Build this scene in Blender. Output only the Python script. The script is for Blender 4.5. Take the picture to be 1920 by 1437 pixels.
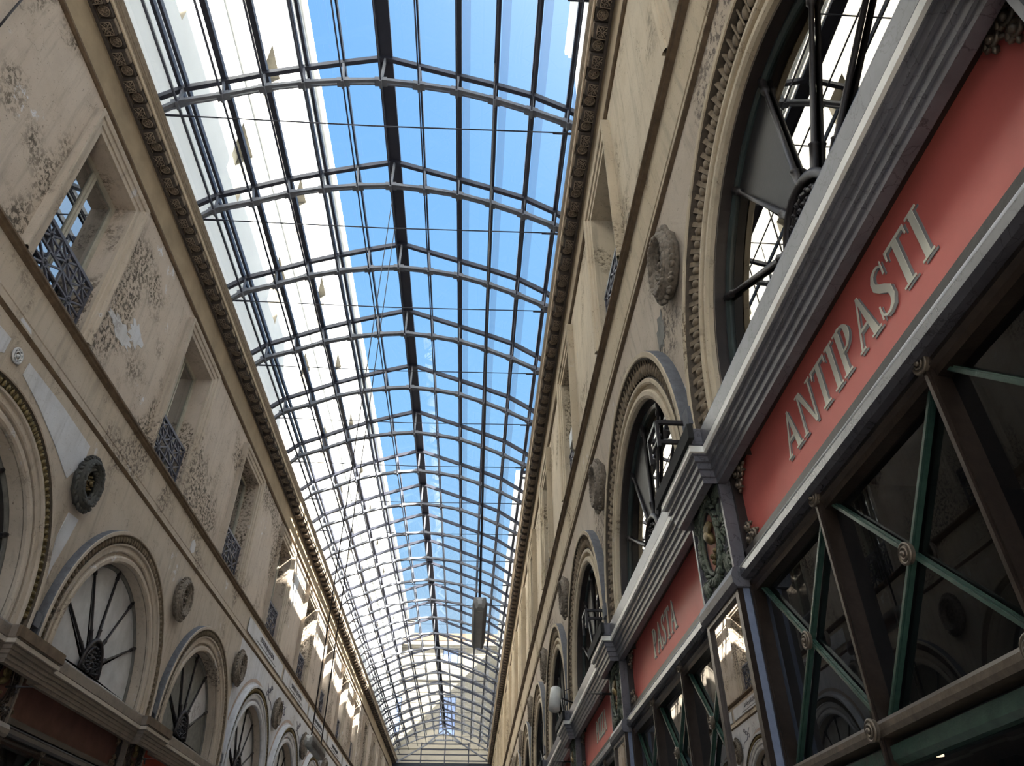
import bpy, bmesh, math, random
from mathutils import Vector, Matrix
random.seed(7)
sc = bpy.context.scene
for o in list(bpy.data.objects): bpy.data.objects.remove(o)
PI = math.pi
H = 1.6                      # eye height; all z below are measured from the eye, +H when linked

# ------------------------------------------------------------------ camera
cd = bpy.data.cameras.new('camera'); cam = bpy.data.objects.new('camera', cd)
sc.collection.objects.link(cam); sc.camera = cam
cd.sensor_width = 36; cd.lens = 1388.92/1920*36; cd.clip_end = 500; cd.clip_start = .05
RM = [[0.9986, -0.032458, -0.04176], [-0.052884, -0.599827, -0.79838], [0.000865, 0.799471, -0.600703]]
M = Matrix.Identity(4)
for i in range(3):
    for j in range(3): M[i][j] = RM[i][j]
M[2][3] = H
cam.matrix_world = M

# ------------------------------------------------------------------ light
sc.view_settings.view_transform = 'Standard'; sc.view_settings.look = 'None'
sc.view_settings.gamma = 1; sc.view_settings.use_curve_mapping = False
sc.view_settings.exposure = 1.5
wd = bpy.data.worlds.new('sky'); sc.world = wd; wd.use_nodes = True
wn = wd.node_tree.nodes; wl = wd.node_tree.links
bg = wn['Background']; bg.inputs['Strength'].default_value = 0.335
tc = wn.new('ShaderNodeTexCoord'); sx = wn.new('ShaderNodeSeparateXYZ'); cr = wn.new('ShaderNodeValToRGB')
wl.new(tc.outputs['Generated'], sx.inputs[0]); wl.new(sx.outputs['Z'], cr.inputs[0]); 
e = cr.color_ramp.elements
e[0].position = 0.0; e[0].color = (.62, .86, 1.0, 1)
e[1].position = 1.0; e[1].color = (.22, .55, 1.12, 1)
m_ = cr.color_ramp.elements.new(.55); m_.color = (.34, .70, 1.18, 1)
sd = bpy.data.lights.new('sun', 'SUN'); sun = bpy.data.objects.new('sun', sd); sc.collection.objects.link(sun)
sd.energy = 18.5; sd.angle = math.radians(.6); sd.color = (1.0, .93, .80)
SUN = Vector((1.0, -.6, 1.0)).normalized()
# the sky is brighter round the sun and whitish near the horizon
dt = wn.new('ShaderNodeVectorMath'); dt.operation = 'DOT_PRODUCT'; dt.inputs[1].default_value = SUN; wl.new(tc.outputs['Generated'], dt.inputs[0])
m1 = wn.new('ShaderNodeMapRange'); m1.interpolation_type = 'SMOOTHSTEP'; m1.inputs[1].default_value = .05; m1.inputs[2].default_value = 1.0; wl.new(dt.outputs['Value'], m1.inputs[0])
m2 = wn.new('ShaderNodeMapRange'); m2.interpolation_type = 'SMOOTHSTEP'; m2.inputs[1].default_value = .42; m2.inputs[2].default_value = .05; wl.new(sx.outputs['Z'], m2.inputs[0])
mx1 = wn.new('ShaderNodeMix'); mx1.data_type = 'RGBA'; pw = wn.new('ShaderNodeMath'); pw.operation = 'POWER'; pw.inputs[1].default_value = 2.2; wl.new(m1.outputs[0], pw.inputs[0]); wl.new(pw.outputs[0], mx1.inputs[0]); wl.new(cr.outputs[0], mx1.inputs[6]); mx1.inputs[7].default_value = (2.4, 2.6, 2.8, 1)
mx2 = wn.new('ShaderNodeMix'); mx2.data_type = 'RGBA'; wl.new(m2.outputs[0], mx2.inputs[0]); wl.new(mx1.outputs[2], mx2.inputs[6]); mx2.inputs[7].default_value = (1.0, 1.15, 1.3, 1)
wl.new(mx2.outputs[2], bg.inputs['Color'])
sun.rotation_euler = SUN.to_track_quat('Z', 'Y').to_euler(); sun.location = (20, -12, 40)

# ------------------------------------------------------------------ materials
def nt(name):
    m = bpy.data.materials.new(name); m.use_nodes = True
    t = m.node_tree; return m, t, t.nodes['Principled BSDF']
def c4(c): return (c[0], c[1], c[2], 1)
def N(t, kind, **kw):
    n = t.nodes.new('ShaderNode'+kind)
    for k, v in kw.items():
        if k in n.inputs: n.inputs[k].default_value = v
        else: setattr(n, k, v)
    return n
def mixc(t, fac, a, b, blend='MIX'):
    n = t.nodes.new('ShaderNodeMix'); n.data_type = 'RGBA'; n.blend_type = blend
    for s, v in ((0, fac), (6, a), (7, b)):
        if isinstance(v, bpy.types.NodeSocket): t.links.new(v, n.inputs[s])
        else: n.inputs[s].default_value = c4(v) if isinstance(v, tuple) else v
    return n.outputs[2]
def ramp(t, src, a, b):
    n = t.nodes.new('ShaderNodeMapRange'); n.inputs[1].default_value = a; n.inputs[2].default_value = b
    t.links.new(src, n.inputs[0]); return n.outputs[0]
def noise(t, vec, scale, detail=6, rough=.6):
    n = N(t, 'TexNoise', Scale=scale, Detail=detail, Roughness=rough); t.links.new(vec, n.inputs['Vector']); return n.outputs['Fac']
def mul(t, a, b):
    n = t.nodes.new('ShaderNodeMath'); n.operation = 'MULTIPLY'
    for i, v in enumerate((a, b)):
        if isinstance(v, bpy.types.NodeSocket): t.links.new(v, n.inputs[i])
        else: n.inputs[i].default_value = v
    return n.outputs[0]
def bump(t, bs, h, strength=.4, dist=.02):
    b = N(t, 'Bump', Strength=strength, Distance=dist); t.links.new(h, b.inputs['Height']); t.links.new(b.outputs[0], bs.inputs['Normal'])
def pos(t):
    g = t.nodes.new('ShaderNodeNewGeometry'); return g.outputs['Position']
def plaster(name, base, spot, light, damage=.5, rough=.9):
    m, t, bs = nt(name); p = pos(t)
    big = noise(t, p, .55, 3); mid = noise(t, p, 2.2, 6, .7); fine = noise(t, p, 16, 8, .75); grit = noise(t, p, 60, 4, .7)
    col = mixc(t, mul(t, ramp(t, mid, .42, .72), .55), base, tuple(x*.72 for x in base))
    col = mixc(t, mul(t, ramp(t, big, .4, .7), .35), col, (base[0]*.95, base[1]*.83, base[2]*.66))
    zone = ramp(t, big, .62-.13*damage, .66-.10*damage)
    pits = mul(t, ramp(t, fine, .50, .54), zone)
    col = mixc(t, pits, col, spot)
    zone2 = ramp(t, noise(t, p, .8, 2), .62, .66)
    col = mixc(t, mul(t, ramp(t, noise(t, p, 6, 8, .7), .56, .60), zone2), col, light)
    specks = ramp(t, noise(t, p, 24, 5, .8), .62, .66)
    col = mixc(t, mul(t, specks, .85), col, spot)
    vor = N(t, 'TexVoronoi', Scale=1.1); vor.feature = 'DISTANCE_TO_EDGE'; nz = N(t, 'TexNoise', Scale=3.0, Detail=8); t.links.new(p, nz.inputs['Vector'])
    ad = N(t, 'VectorMath'); ad.operation = 'ADD'; t.links.new(p, ad.inputs[0]); t.links.new(nz.outputs['Color'], ad.inputs[1]); t.links.new(ad.outputs[0], vor.inputs['Vector'])
    ck = N(t, 'MapRange'); ck.inputs[1].default_value = .001; ck.inputs[2].default_value = .006; ck.inputs[3].default_value = 1; ck.inputs[4].default_value = 0; t.links.new(vor.outputs['Distance'], ck.inputs[0])
    col = mixc(t, mul(t, mul(t, ck.outputs[0], ramp(t, mid, .45, .6)), .8), col, spot)
    # rain streaks, elongated downwards
    mp = N(t, 'Mapping'); mp.inputs['Scale'].default_value = (9, 9, .7); t.links.new(p, mp.inputs['Vector'])
    col = mixc(t, mul(t, ramp(t, noise(t, mp.outputs[0], 1, 5, .6), .52, .72), .5), col, tuple(x*.5 for x in base))
    t.links.new(col, bs.inputs['Base Color']); bs.inputs['Roughness'].default_value = rough
    h = t.nodes.new('ShaderNodeMath'); h.operation = 'SUBTRACT'; t.links.new(mul(t, grit, .4), h.inputs[0]); t.links.new(pits, h.inputs[1])
    bump(t, bs, h.outputs[0], .5, .015)
    return m
def plain(name, c, rough=.6, metal=0, var=.25, scale=8, bmp=.15):
    m, t, bs = nt(name); p = pos(t)
    n = noise(t, p, scale, 6, .65)
    t.links.new(mixc(t, ramp(t, n, .35, .7), c, tuple(x*(1-var) for x in c)), bs.inputs['Base Color'])
    bs.inputs['Roughness'].default_value = rough; bs.inputs['Metallic'].default_value = metal
    if bmp: bump(t, bs, noise(t, p, scale*5, 5), bmp, .01)
    return m
def marble(name, base, vein, rough=.35):
    m, t, bs = nt(name); p = pos(t)
    w = N(t, 'TexVoronoi', Scale=5.5); w.feature = 'DISTANCE_TO_EDGE'
    nz = N(t, 'TexNoise', Scale=2.5, Detail=7); t.links.new(p, nz.inputs['Vector'])
    ad = N(t, 'VectorMath'); ad.operation = 'ADD'; t.links.new(p, ad.inputs[0]); t.links.new(nz.outputs['Color'], ad.inputs[1]); t.links.new(ad.outputs[0], w.inputs['Vector'])
    col = mixc(t, ramp(t, noise(t, p, 5, 8, .7), .35, .7), base, tuple(x*.62 for x in base))
    inv = N(t, 'MapRange'); inv.inputs[1].default_value = 0; inv.inputs[2].default_value = .025; inv.inputs[3].default_value = 1; inv.inputs[4].default_value = 0
    t.links.new(w.outputs['Distance'], inv.inputs[0])
    col = mixc(t, mul(t, inv.outputs[0], .8), col, vein)
    t.links.new(col, bs.inputs['Base Color']); bs.inputs['Roughness'].default_value = rough
    return m
def glass(name, ior_r0, tint, gloss=(.9, .93, .95), rough=.0):
    m = bpy.data.materials.new(name); m.use_nodes = True; t = m.node_tree
    for n in list(t.nodes):
        if n.type != 'OUTPUT_MATERIAL': t.nodes.remove(n)
    out = [n for n in t.nodes if n.type == 'OUTPUT_MATERIAL'][0]
    g = N(t, 'NewGeometry'); d = N(t, 'VectorMath'); d.operation = 'DOT_PRODUCT'
    t.links.new(g.outputs['Incoming'], d.inputs[0]); t.links.new(g.outputs['Normal'], d.inputs[1])
    def mt(op, a, b=None):
        n = N(t, 'Math'); n.operation = op
        for i, v in enumerate((a, b)):
            if v is None: continue
            if isinstance(v, bpy.types.NodeSocket): t.links.new(v, n.inputs[i])
            else: n.inputs[i].default_value = v
        return n.outputs[0]
    c = mt('ABSOLUTE', d.outputs['Value']); f = mt('POWER', mt('SUBTRACT', 1.0, c), 5.0)
    f = mt('MINIMUM', mt('ADD', mt('MULTIPLY', f, 1-ior_r0), ior_r0), 1.0)
    tr = N(t, 'BsdfTransparent'); tr.inputs['Color'].default_value = c4(tint)
    gl = N(t, 'BsdfGlossy'); gl.inputs['Color'].default_value = c4(gloss); gl.inputs['Roughness'].default_value = rough
    mx = N(t, 'MixShader'); t.links.new(f, mx.inputs[0]); t.links.new(tr.outputs[0], mx.inputs[1]); t.links.new(gl.outputs[0], mx.inputs[2])
    t.links.new(mx.outputs[0], out.inputs['Surface'])
    return m
def emis(name, c, s):
    m, t, bs = nt(name); bs.inputs['Base Color'].default_value = c4(c); bs.inputs['Emission Color'].default_value = c4(c); bs.inputs['Emission Strength'].default_value = s
    return m
m_plL = plaster('aged_plaster_left', (.54, .46, .395), (.10, .08, .06), (.66, .67, .72), 1.0)
m_plR = plaster('aged_plaster_right', (.54, .46, .35), (.13, .10, .065), (.45, .42, .38), .75)
m_low = plaster('lower_plaster', (.50, .43, .36), (.15, .12, .10), (.60, .59, .61), .35)
m_white = plaster('restored_white_plaster', (.62, .63, .68), (.35, .33, .34), (.70, .70, .74), .1)
m_trim = plaster('moulding_stone', (.52, .44, .33), (.15, .11, .07), (.60, .55, .5), .3)
m_brown = plain('dirty_brown_moulding', (.17, .115, .07), .85, var=.5)
m_frieze = plain('stained_frieze', (.40, .31, .21), .9, var=.3, scale=2)
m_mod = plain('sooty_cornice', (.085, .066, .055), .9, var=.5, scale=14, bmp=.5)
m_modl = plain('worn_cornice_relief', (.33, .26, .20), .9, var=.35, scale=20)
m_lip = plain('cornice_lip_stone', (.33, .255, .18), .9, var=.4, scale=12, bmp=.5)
m_fillet = plain('pale_fillet', (.66, .54, .40), .85, var=.2)
m_slate = plain('slate_grey_flashing', (.135, .14, .16), .8, var=.4, scale=14, bmp=.5)
m_gold = plain('darkened_gilding', (.20, .145, .06), .45, .5, var=.6, scale=30)
m_egg = plain('dirty_egg_moulding', (.22, .165, .11), .85, var=.5, scale=20)
m_eggd = plain('dark_egg_band', (.09, .068, .048), .85, var=.5, scale=20)
m_stone2 = plain('carved_stone', (.26, .215, .17), .85, var=.6, scale=25, bmp=.6)
m_darkst = plain('blackened_carved_stone', (.07, .068, .06), .7, var=.6, scale=30, bmp=.6)
m_iron = plain('blackened_iron', (.035, .03, .032), .45, .4, var=.4, scale=20)
m_rail = plain('blue_grey_painted_iron', (.12, .12, .155), .5, .2, var=.4)
m_frame = plain('dark_green_window_frame', (.035, .05, .05), .35, var=.3)
m_sash = plain('cream_sash_paint', (.48, .45, .38), .6, var=.25)
m_panel = plain('pale_lunette_board', (.60, .60, .62), .8, var=.3, scale=3)
m_panel2 = plain('grey_lunette_board', (.20, .195, .18), .85, var=.4, scale=9)
m_steel = plain('grey_blue_painted_steel', (.20, .215, .26), .5, .1, var=.25, scale=6, bmp=.05)
m_steeld = plain('dark_purlin_steel', (.06, .065, .095), .45, .2, var=.2, scale=6, bmp=0)
m_marble = marble('grey_veined_marble', (.125, .12, .138), (.022, .02, .024))
m_marbled = marble('dark_veined_marble', (.07, .066, .078), (.02, .018, .02), .25)
m_marbler = plain('pale_marble_stripe', (.85, .83, .78), .4, var=.08)
m_marbL = marble('brown_beige_marble', (.22, .175, .14), (.08, .06, .05), .5)
m_marbLs = plain('beige_marble_stripe', (.46, .40, .34), .5, var=.15)
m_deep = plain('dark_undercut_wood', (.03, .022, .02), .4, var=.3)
m_red = plain('salmon_red_sign_paint', (.70, .165, .14), .5, var=.16, scale=1.6, bmp=.03)
m_redbr = plain('brown_red_sign_paint', (.17, .075, .055), .7, var=.4, scale=3)
m_orange = plain('orange_red_sign_paint', (.52, .09, .045), .6, var=.2, scale=2)
m_letter = plain('cream_letter_paint', (.80, .77, .66), .6, var=.08, bmp=0)
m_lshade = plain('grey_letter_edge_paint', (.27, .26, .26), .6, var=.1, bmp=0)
m_bronze = plain('brown_bronze', (.05, .034, .026), .3, .6, var=.35, scale=14)
m_bronzel = plain('worn_bronze', (.19, .15, .115), .35, .6, var=.4, scale=20)
m_green = plain('dark_green_bar_paint', (.036, .075, .058), .25, var=.3, scale=14)
m_greenc = plain('green_bronze_carving', (.12, .14, .105), .5, .3, var=.6, scale=40, bmp=.6)
m_pink = plain('pale_red_cartouche_ground', (.50, .24, .19), .6, var=.2)
m_blue = plain('pale_blue_pilaster_paint', (.17, .20, .29), .7, var=.2, scale=20)
m_glassW = glass('shop_glass', .055, (.55, .58, .6))
m_glassR = glass('lunette_glass', .20, (.35, .38, .40), (.92, .87, .78))
m_glassU = glass('upper_window_glass', .45, (.3, .35, .4))
m_glassT = glass('roof_glass', .035, (.96, .98, .985))
m_mirror = glass('pilaster_mirror', .72, (.05, .05, .05), (.95, .93, .9))
m_vent = plain('dark_vent_panel', (.02, .019, .021), .6, var=.3)
m_black = plain('black_corona_paint', (.014, .014, .014), .9, var=.3)
m_room = plain('dark_interior', (.035, .032, .034), .9, var=.2)
m_outw = plain('limestone_facade', (.66, .67, .67), .9, var=.06, scale=1.2)
m_oute = plain('limestone_end_facade', (.30, .275, .23), .9, var=.25, scale=.8, bmp=.3)
m_outj = plain('reveal_shade_and_chimney_grey', (.22, .21, .19), .9)  # paints shade into the facade window reveals; plain stone grey on the chimneys
m_shut = plain('blue_painted_shutter', (.30, .42, .80), .6)
m_shadeb = plain('cream_window_blind', (.78, .74, .62), .8)
m_roofd = plain('dark_roof_zinc', (.05, .06, .085), .5, .3)
m_floor = plain('grey_stone_floor', (.40, .37, .33), .6, var=.3, scale=2)
m_lamp = plain('lamp_aluminium', (.36, .35, .33), .5, .3)
m_lampd = plain('lamp_lens', (.30, .28, .25), .3)
m_whitepl = plain('white_painted_metal', (.62, .62, .6), .5)
m_ink = plain('black_painted_script', (.035, .035, .045), .8)
m_script = plain('grey_painted_scrollwork', (.22, .22, .27), .85)
m_pinkb = plain('pinkish_border_paint', (.46, .36, .31), .85)
m_spot = emis('downlight_glow', (1.0, .72, .45), 1.2)

# ------------------------------------------------------------------ helpers
col = sc.collection
class MB:
    def __init__(s): s.v = []; s.f = []; s.m = []; s.mi = 0; s.sm = []; s.smooth = False
    def add(s, vs, fs):
        b = len(s.v); s.v += [tuple(v) for v in vs]
        for f in fs: s.f.append(tuple(b+i for i in f)); s.m.append(s.mi); s.sm.append(s.smooth)
    def quad(s, a, b, c, d): s.add([a, b, c, d], [(0, 1, 2, 3)])
    def hexa(s, p):          # 8 points: bottom ring 0-3, top ring 4-7
        s.add(p, [(0, 3, 2, 1), (4, 5, 6, 7), (0, 1, 5, 4), (1, 2, 6, 5), (2, 3, 7, 6), (3, 0, 4, 7)])
    def box(s, x0, x1, y0, y1, z0, z1):
        s.hexa([(x0, y0, z0), (x1, y0, z0), (x1, y1, z0), (x0, y1, z0), (x0, y0, z1), (x1, y0, z1), (x1, y1, z1), (x0, y1, z1)])
    def bar(s, a, b, w, h, up=(0, 0, 1), n=None):   # rectangular bar from a to b
        a = Vector(a); b = Vector(b); d = (b-a).normalized(); up = Vector(up)
        r = d.cross(up)
        if r.length < 1e-4: r = d.cross(Vector((1, 0, 0)))
        r.normalize(); u = r.cross(d).normalized(); r *= w/2; u *= h/2
        s.hexa([a-r-u, a+r-u, a+r+u, a-r+u, b-r-u, b+r-u, b+r+u, b-r+u])
    def tube(s, pts, r, seg=8, closed=False):
        pts = [Vector(p) for p in pts]; n = len(pts); rs = r if isinstance(r, (list, tuple)) else [r]*n
        vs = []; fs = []; prev = None
        for i, p in enumerate(pts):
            a = pts[(i-1) % n] if (i or closed) else p; b = pts[(i+1) % n] if (i < n-1 or closed) else p
            d = (b-a).normalized()
            ref = prev if prev is not None else (Vector((0, 0, 1)) if abs(d.z) < .9 else Vector((1, 0, 0)))
            r1 = (ref - d*ref.dot(d)).normalized(); prev = r1; r2 = d.cross(r1)
            for k in range(seg):
                t = 2*PI*k/seg; vs.append(p + (r1*math.cos(t)+r2*math.sin(t))*rs[i])
        m = n if closed else n-1
        for i in range(m):
            for k in range(seg):
                j = (i+1) % n; fs.append((i*seg+k, i*seg+(k+1) % seg, j*seg+(k+1) % seg, j*seg+k))
        if not closed: fs.append(tuple(range(seg))[::-1]); fs.append(tuple((n-1)*seg+k for k in range(seg)))
        q = s.smooth; s.smooth = True; s.add(vs, fs); s.smooth = q
    def blob(s, c, r, seg=8, rings=5, ax=None):    # ellipsoid, r = 3 radii, ax = 3 axes
        c = Vector(c); ax = ax or (Vector((1, 0, 0)), Vector((0, 1, 0)), Vector((0, 0, 1)))
        vs = []; fs = []
        for i in range(rings+1):
            ph = PI*i/rings
            for k in range(seg):
                t = 2*PI*k/seg
                vs.append(c + ax[0]*(r[0]*math.cos(ph)) + ax[1]*(r[1]*math.sin(ph)*math.cos(t)) + ax[2]*(r[2]*math.sin(ph)*math.sin(t)))
        for i in range(rings):
            for k in range(seg):
                fs.append((i*seg+k, i*seg+(k+1) % seg, (i+1)*seg+(k+1) % seg, (i+1)*seg+k))
        q = s.smooth; s.smooth = True; s.add(vs, fs); s.smooth = q
    def prism(s, poly, f, n0, n1):                 # 2D polygon, f(a,b,h) -> point, extruded h from n0 to n1
        k = len(poly); vs = [f(a, b, n0) for a, b in poly]+[f(a, b, n1) for a, b in poly]
        s.add(vs, [tuple(range(k)), tuple(range(2*k-1, k-1, -1))]+[(i, (i+1) % k, k+(i+1) % k, k+i) for i in range(k)])
    def sweep(s, rows, closed=False):              # list of rows of points -> skin
        n = len(rows[0]); vs = [p for r in rows for p in r]; fs = []
        for i in range(len(rows)-1):
            for k in range(n if closed else n-1):
                fs.append((i*n+k, i*n+(k+1) % n, (i+1)*n+(k+1) % n, (i+1)*n+k))
        s.add(vs, fs)
    def build(s, name, mats, parent=None, org=(0, 0, 0)):
        me = bpy.data.meshes.new(name)
        o3 = Vector(org)
        me.from_pydata([(v[0]-o3.x, v[1]-o3.y, v[2]-o3.z) for v in s.v], [], s.f)
        for m in (mats if isinstance(mats, (list, tuple)) else [mats]): me.materials.append(m)
        me.polygons.foreach_set('material_index', s.m); me.polygons.foreach_set('use_smooth', s.sm)
        me.update()
        bm = bmesh.new(); bm.from_mesh(me); bmesh.ops.recalc_face_normals(bm, faces=bm.faces); bm.to_mesh(me); bm.free()
        o = bpy.data.objects.new(name, me); col.objects.link(o)
        if parent is not None: o.parent = parent
        else: o.location = (o3.x, o3.y, o3.z+H)
        return o
def tag(o, label=None, cat=None, group=None, kind=None):
    if label: o['label'] = label
    if cat: o['category'] = cat
    if group: o['group'] = group
    if kind: o['kind'] = kind
    return o
def empty(name, org, label=None, cat=None, group=None, kind=None):
    o = bpy.data.objects.new(name, None); col.objects.link(o); o.empty_display_size = .2
    o.location = (org[0], org[1], org[2]+H); return tag(o, label, cat, group, kind)
def kids(o): return [c for c in bpy.data.objects if c.parent == o]
KID = {}
def copy_tree(o, dy=0, label=None, parent=None):
    c = o.copy(); col.objects.link(c)
    if parent is None:
        c.location = (o.location.x, o.location.y+dy, o.location.z)
    else: c.parent = parent
    if label: c['label'] = label
    if o.name not in KID: KID[o.name] = kids(o)
    for ch in KID[o.name]: copy_tree(ch, parent=c)
    return c
WD = ['first', 'second', 'third', 'fourth', 'fifth', 'sixth', 'seventh', 'eighth', 'ninth', 'tenth', 'eleventh', 'twelfth', 'thirteenth', 'fourteenth',
      'fifteenth', 'sixteenth', 'seventeenth', 'eighteenth', 'nineteenth', 'twentieth', 'twenty-first', 'twenty-second', 'twenty-third', 'twenty-fourth',
      'twenty-fifth', 'twenty-sixth', 'twenty-seventh', 'twenty-eighth']
# walls: s = along the arcade (world y), u = out of the wall towards the middle, z = height above the eye
XL, XR, FZ = -5.2, 1.68, 1.03
def WL(s, u, z): return (XL+u, s, z)
def WR(s, u, z):            # the upper right wall stands a little out of plumb
    t = min(1, max(0, (z-4.9)/1.2))
    return (1.72*(1-t)+1.60*t-u, s, z*(1.035*(1-t)+1.0*t))
def WRr(s, u, z): return (XR-u, s, z)
P = 4.14; YL, YR = 2.68, 2.80
YA = {'left': 2.68, 'right': 2.65}     # arch centres
YW = {'left': 2.68, 'right': 2.50}     # upper window centres          # pitch, first arch centre left / right
Y0, Y1 = -3.5, 56.7
SIDES = {'left': (WL, WL, YL, m_plL), 'right': (WR, WRr, YR, m_plR)}

def profile(mb, W, pts, y0, y1):       # moulding run along the wall, closed profile of (u,z)
    mb.sweep([[W(y0, u, z) for u, z in pts], [W(y1, u, z) for u, z in pts]], closed=True)
    n = len(pts); b = len(mb.v)-2*n
    mb.f += [tuple(range(b, b+n)), tuple(range(b+2*n-1, b+n-1, -1))]; mb.m += [mb.mi]*2; mb.sm += [False]*2

AR, AZ = 1.50, 2.95
ADS = {'left': .17, 'right': .10}
AD = 0           # arch opening radius, springing height, reveal depth
WW, WZ0, WZ1, WDp = .66, 6.20, 8.58, .40   # upper window half width, sill, head, depth
def arc(r, zc, t0=0, t1=PI, n=40): return [(r*math.cos(t0+(t1-t0)*i/n), zc+r*math.sin(t0+(t1-t0)*i/n)) for i in range(n+1)]

def wall(side):
    W, Wr, yc0, pl = SIDES[side]; AD = ADS[side]; yc0 = YA[side]; yw0 = YW[side]
    mb = MB()
    ks = [k for k in range(-1, 13)]
    zt, hb = 5.47, P/2
    ca = math.atan2(zt-AZ, hb)
    ts = sorted(set([PI*i/40 for i in range(41)]+[ca, PI-ca]))
    for k in ks:
        yc = yc0+P*k
        mb.mi = 2 if (side == 'left' and k >= 4 and k <= 8) else 1
        inn, out = [], []
        for t in ts:
            c, s_ = math.cos(t), math.sin(t)
            q = min(hb/abs(c) if abs(c) > 1e-6 else 1e9, (zt-AZ)/s_ if s_ > 1e-6 else 1e9)
            inn.append((AR*c, AZ+AR*s_)); out.append((q*c, AZ+q*s_))
        mb.sweep([[W(yc+a+(a2-a)*f_, 0, z+(z2-z)*f_) for (a, z), (a2, z2) in zip(inn, out)] for f_ in (0, .2, .4, .6, .8, 1)])
        zb = 2.5
        for sg in (-1, 1): mb.quad(W(yc+sg*AR, 0, zb), W(yc+sg*hb, 0, zb), W(yc+sg*hb, 0, AZ), W(yc+sg*AR, 0, AZ))
        full = [(AR, zb)]+inn+[(-AR, zb)]
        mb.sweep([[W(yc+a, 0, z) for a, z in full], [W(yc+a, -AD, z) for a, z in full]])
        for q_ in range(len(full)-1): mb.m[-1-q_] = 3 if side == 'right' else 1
        # string band
        mb.mi = 2 if (side == 'left' and 4 <= k <= 8) else 1
        mb.quad(W(yc-hb, .0, zt), W(yc+hb, .0, zt), W(yc+hb, .0, 6.1), W(yc-hb, .0, 6.1))
        # upper storey with rectangular opening
        mb.mi = 0; z0, z1 = 6.1, 9.1; ysv = yc; yc = yw0+P*k
        for a0, a1, b0, b1 in ((-hb, -WW, z0, z1), (WW, hb, z0, z1), (-WW, WW, WZ1, z1), (-WW, WW, z0, WZ0)):
            mb.quad(W(yc+a0, 0, b0), W(yc+a1, 0, b0), W(yc+a1, 0, b1), W(yc+a0, 0, b1))
        rp = [(-WW, WZ0), (-WW, WZ1), (WW, WZ1), (WW, WZ0), (-WW, WZ0)]
        mb.sweep([[W(yc+a, 0, z) for a, z in rp], [W(yc+a, -WDp, z) for a, z in rp]]); yc = ysv
    ya = yc0+P*ks[0]-hb; yb = yc0+P*ks[-1]+hb
    mb.mi = 0
    mb.quad(W(yb, 0, 2.5), W(Y1, 0, 2.5), W(Y1, 0, 5.47), W(yb, 0, 5.47)); mb.quad(W(yb-.2, -.001, 5.47), W(Y1, -.001, 5.47), W(Y1, -.001, 6.1), W(yb-.2, -.001, 6.1)); mb.quad(W(yb-.2, -.001, 6.1), W(Y1, -.001, 6.1), W(Y1, -.001, 9.1), W(yb-.2, -.001, 9.1))
    # back of the wall (solid skin behind the rooms) and top
    far = 3.2
    mb.quad(W(ya, -far, -1.6/FZ), W(Y1, -far, -1.6/FZ), W(Y1, -far, 9.9), W(ya, -far, 9.9))
    o = mb.build('wall_'+side, [pl, m_low, m_white, m_deep]); tag(o, kind='structure')
    # interior floors and partitions behind the wall (dark rooms)
    rm = MB()
    for z in (2.62, 5.9, 9.2): rm.quad(W(ya, -.02 if z == 9.2 else -.24, z), W(Y1, -.02 if z == 9.2 else -.24, z), W(Y1, -far, z), W(ya, -far, z))
    for k in range(-1, 14):
        y = yc0+P*k-hb
        rm.quad(W(y, -.24, -1.6/FZ), W(y, -far, -1.6/FZ), W(y, -far, 9.2), W(y, -.24, 9.2))
    o = rm.build('trim_1' if side == 'left' else 'trim_2', m_room); tag(o, kind='structure')
    return ya
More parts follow.
